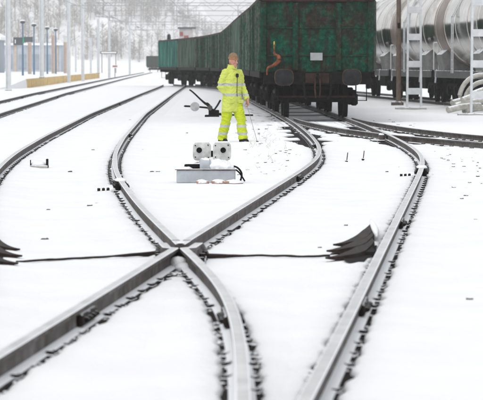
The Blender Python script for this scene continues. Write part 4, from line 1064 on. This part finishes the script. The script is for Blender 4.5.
MB().cyl((0, 0, 0), (0, 0, 3.4), .06, n=10).build('post', SIGNDARK, o); m = MB(); m.loft([[(.17 * math.copysign(abs(math.cos(t)) ** .7, math.cos(t)), y, 3.72 + .36 * math.sin(t)) for t in np.linspace(0, 2 * math.pi, 20, endpoint=False)] for y in (.08, -.08)]); m.build('head', SIGNDARK, o)
for z in (3.55, 3.72, 3.9): MB().lathe([(.06, 0), (.075, -.12), (.065, -.12), (.05, 0)], 'Y', 12, (0, -.08, z)).build('hood', BLACK, o)
q = atY(186, 290); o = empty('signal_cabin', (q.x, q.y, 0)); tag(o, 'small red and white cabin showing above the distant wagons', 'cabin')
MB().box((0, 0, 1.6), (1.5, 2, 3.2)).build('lower_wall', GREYWALL, o); MB().box((0, 0, 4.1), (1.25, 2, 1.8)).build('upper_wall', plain('cabin_grey', (.45, .43, .43), .8, var=.2, scale=2), o); MB().bbox((.1, 0, 5.08), (1.75, 2.4, .16), .02).build('roof', SIGNDARK, o)
MB().bbox((.05, -1.03, 3.95), (.42, .06, .8), .01).build('red_door', REDP, o); MB().bbox((-.42, -1.03, 4.5), (.3, .06, .4), .01).build('red_panel', REDP, o)
far = link_copy(WAG)
for ch in list(far.children):
    if ch.name.split('.')[0] in ('brake_handle', 'handle_bracket', 'number_plate'): bpy.data.objects.remove(ch)
far.location = (-17.5, 600, RT); far.rotation_euler = (0, 0, .03); tag(far, 'faint grey wagon in the haze left of the farthest green wagon', 'wagon')

# ------------------------------------------------------------------ hills and woods in the haze
def hillz(x, y):
    t = max(0, y - 1080)
    left = 1 / (1 + math.exp((x + 32) / 9.0))                        # high wooded slope on the left, low saddle at the right
    base = (1 - math.exp(-t / 140)) * (14.5 + 75 * left + 26 * max(0, (x - 25) / 80) * (x > 25))
    return base + 2.5 * mnoise.noise(Vector((x * .02, y * .015, 0))) * min(1, t / 60) - .3
hm_ = MB(); X_ = np.r_[np.linspace(-700, -130, 20), np.linspace(-120, 120, 81), np.linspace(130, 700, 20)]; Y_ = np.r_[np.linspace(1070, 1500, 50), np.linspace(1520, 2000, 12)]; v = []; f = []
for j, y in enumerate(Y_):
    for i, x in enumerate(X_):
        v.append((x, y, hillz(x, y)))
        if i and j: a = (j - 1) * len(X_) + i; b = j * len(X_) + i; f.append((a - 1, a, b, b - 1))
hm_.add(v, f); tag(hm_.build('hillside', SNOW, smooth=True, angle=None), 'snowy hillside rising beyond the yard', kind='structure')
BARK = plain('bare_wood', (.30, .275, .25), .9, var=.4, scale=.6, snow=.62, bstr=0)
def tree_mesh(seed):
    r = random.Random(seed); m = MB(); h = r.uniform(6, 10)
    m.cyl((0, 0, -.5), (r.uniform(-.4, .4), 0, h), .16, .03, 4)
    for k in range(24):
        z = r.uniform(.12, .97) * h; a = r.uniform(0, 6.28); L = (h - z) * .45 + r.uniform(.5, 1.2); d = Vector((math.cos(a) * L, math.sin(a) * L, L * r.uniform(.3, .9)))
        b = Vector((0, 0, z)); e = b + d; sd2 = Vector((-math.sin(a), math.cos(a), 0)) * .07
        m.add([b - sd2, b + sd2, e, b + Vector((0, 0, .12))], [(0, 1, 2), (1, 3, 2), (3, 0, 2)])
        for q in range(3):
            t = r.uniform(.35, .95); bb = b.lerp(e, t); dd = Vector((r.uniform(-1, 1), r.uniform(-1, 1), r.uniform(.1, 1))) * r.uniform(.5, 1.1); ss = Vector((.06, .03, .03))
            m.add([bb - ss, bb + ss, bb + dd], [(0, 1, 2)])
    return np.array(m.v), m.f
tms = [tree_mesh(k) for k in range(8)]; VV = []; FF_ = []; offs = 0; rt = random.Random(12); nt_ = 0
while nt_ < 5200:
    x = rt.uniform(-190, 150); y = 1086 + 190 * rt.random() ** 1.2
    if mnoise.noise(Vector((x * .05, y * .03, 5))) < -.32: continue
    if -30 < x < 60 and rt.random() < .5: continue
    tv, tf = tms[rt.randrange(8)]; a = rt.uniform(0, 6.28); s = rt.uniform(.45, 1.15) * (.7 if -30 < x < 60 else 1)
    M = np.array([[math.cos(a), -math.sin(a), 0], [math.sin(a), math.cos(a), 0], [0, 0, 1]]) * s
    VV.append(tv @ M.T + np.array([x, y, hillz(x, y)])); FF_ += [tuple(i + offs for i in q) for q in tf]; offs += len(tv); nt_ += 1
me = bpy.data.meshes.new('woodland'); me.from_pydata(np.concatenate(VV).tolist(), [], FF_); me.materials.append(BARK); me.update()
o = bpy.data.objects.new('woodland', me); COL.objects.link(o); tag(o, 'far bare snowy woodland covering the hillside', kind='stuff')

# ------------------------------------------------------------------ haze
m = MB(); m.box((0, 960, 59), (1440, 2140, 122)); hz = m.build('haze', None or SNOW)
hm2 = bpy.data.materials.new('haze'); hm2.use_nodes = True; n_ = hm2.node_tree; n_.nodes.clear()
pv = n_.nodes.new('ShaderNodeVolumePrincipled'); pv.inputs['Color'].default_value = (.97, .975, .98, 1); pv.inputs['Density'].default_value = .00026; pv.inputs['Anisotropy'].default_value = .1
on = n_.nodes.new('ShaderNodeOutputMaterial'); n_.links.new(pv.outputs[0], on.inputs['Volume'])
hz.data.materials.clear(); hz.data.materials.append(hm2); tag(hz, 'thin snowy haze filling the yard', kind='stuff')
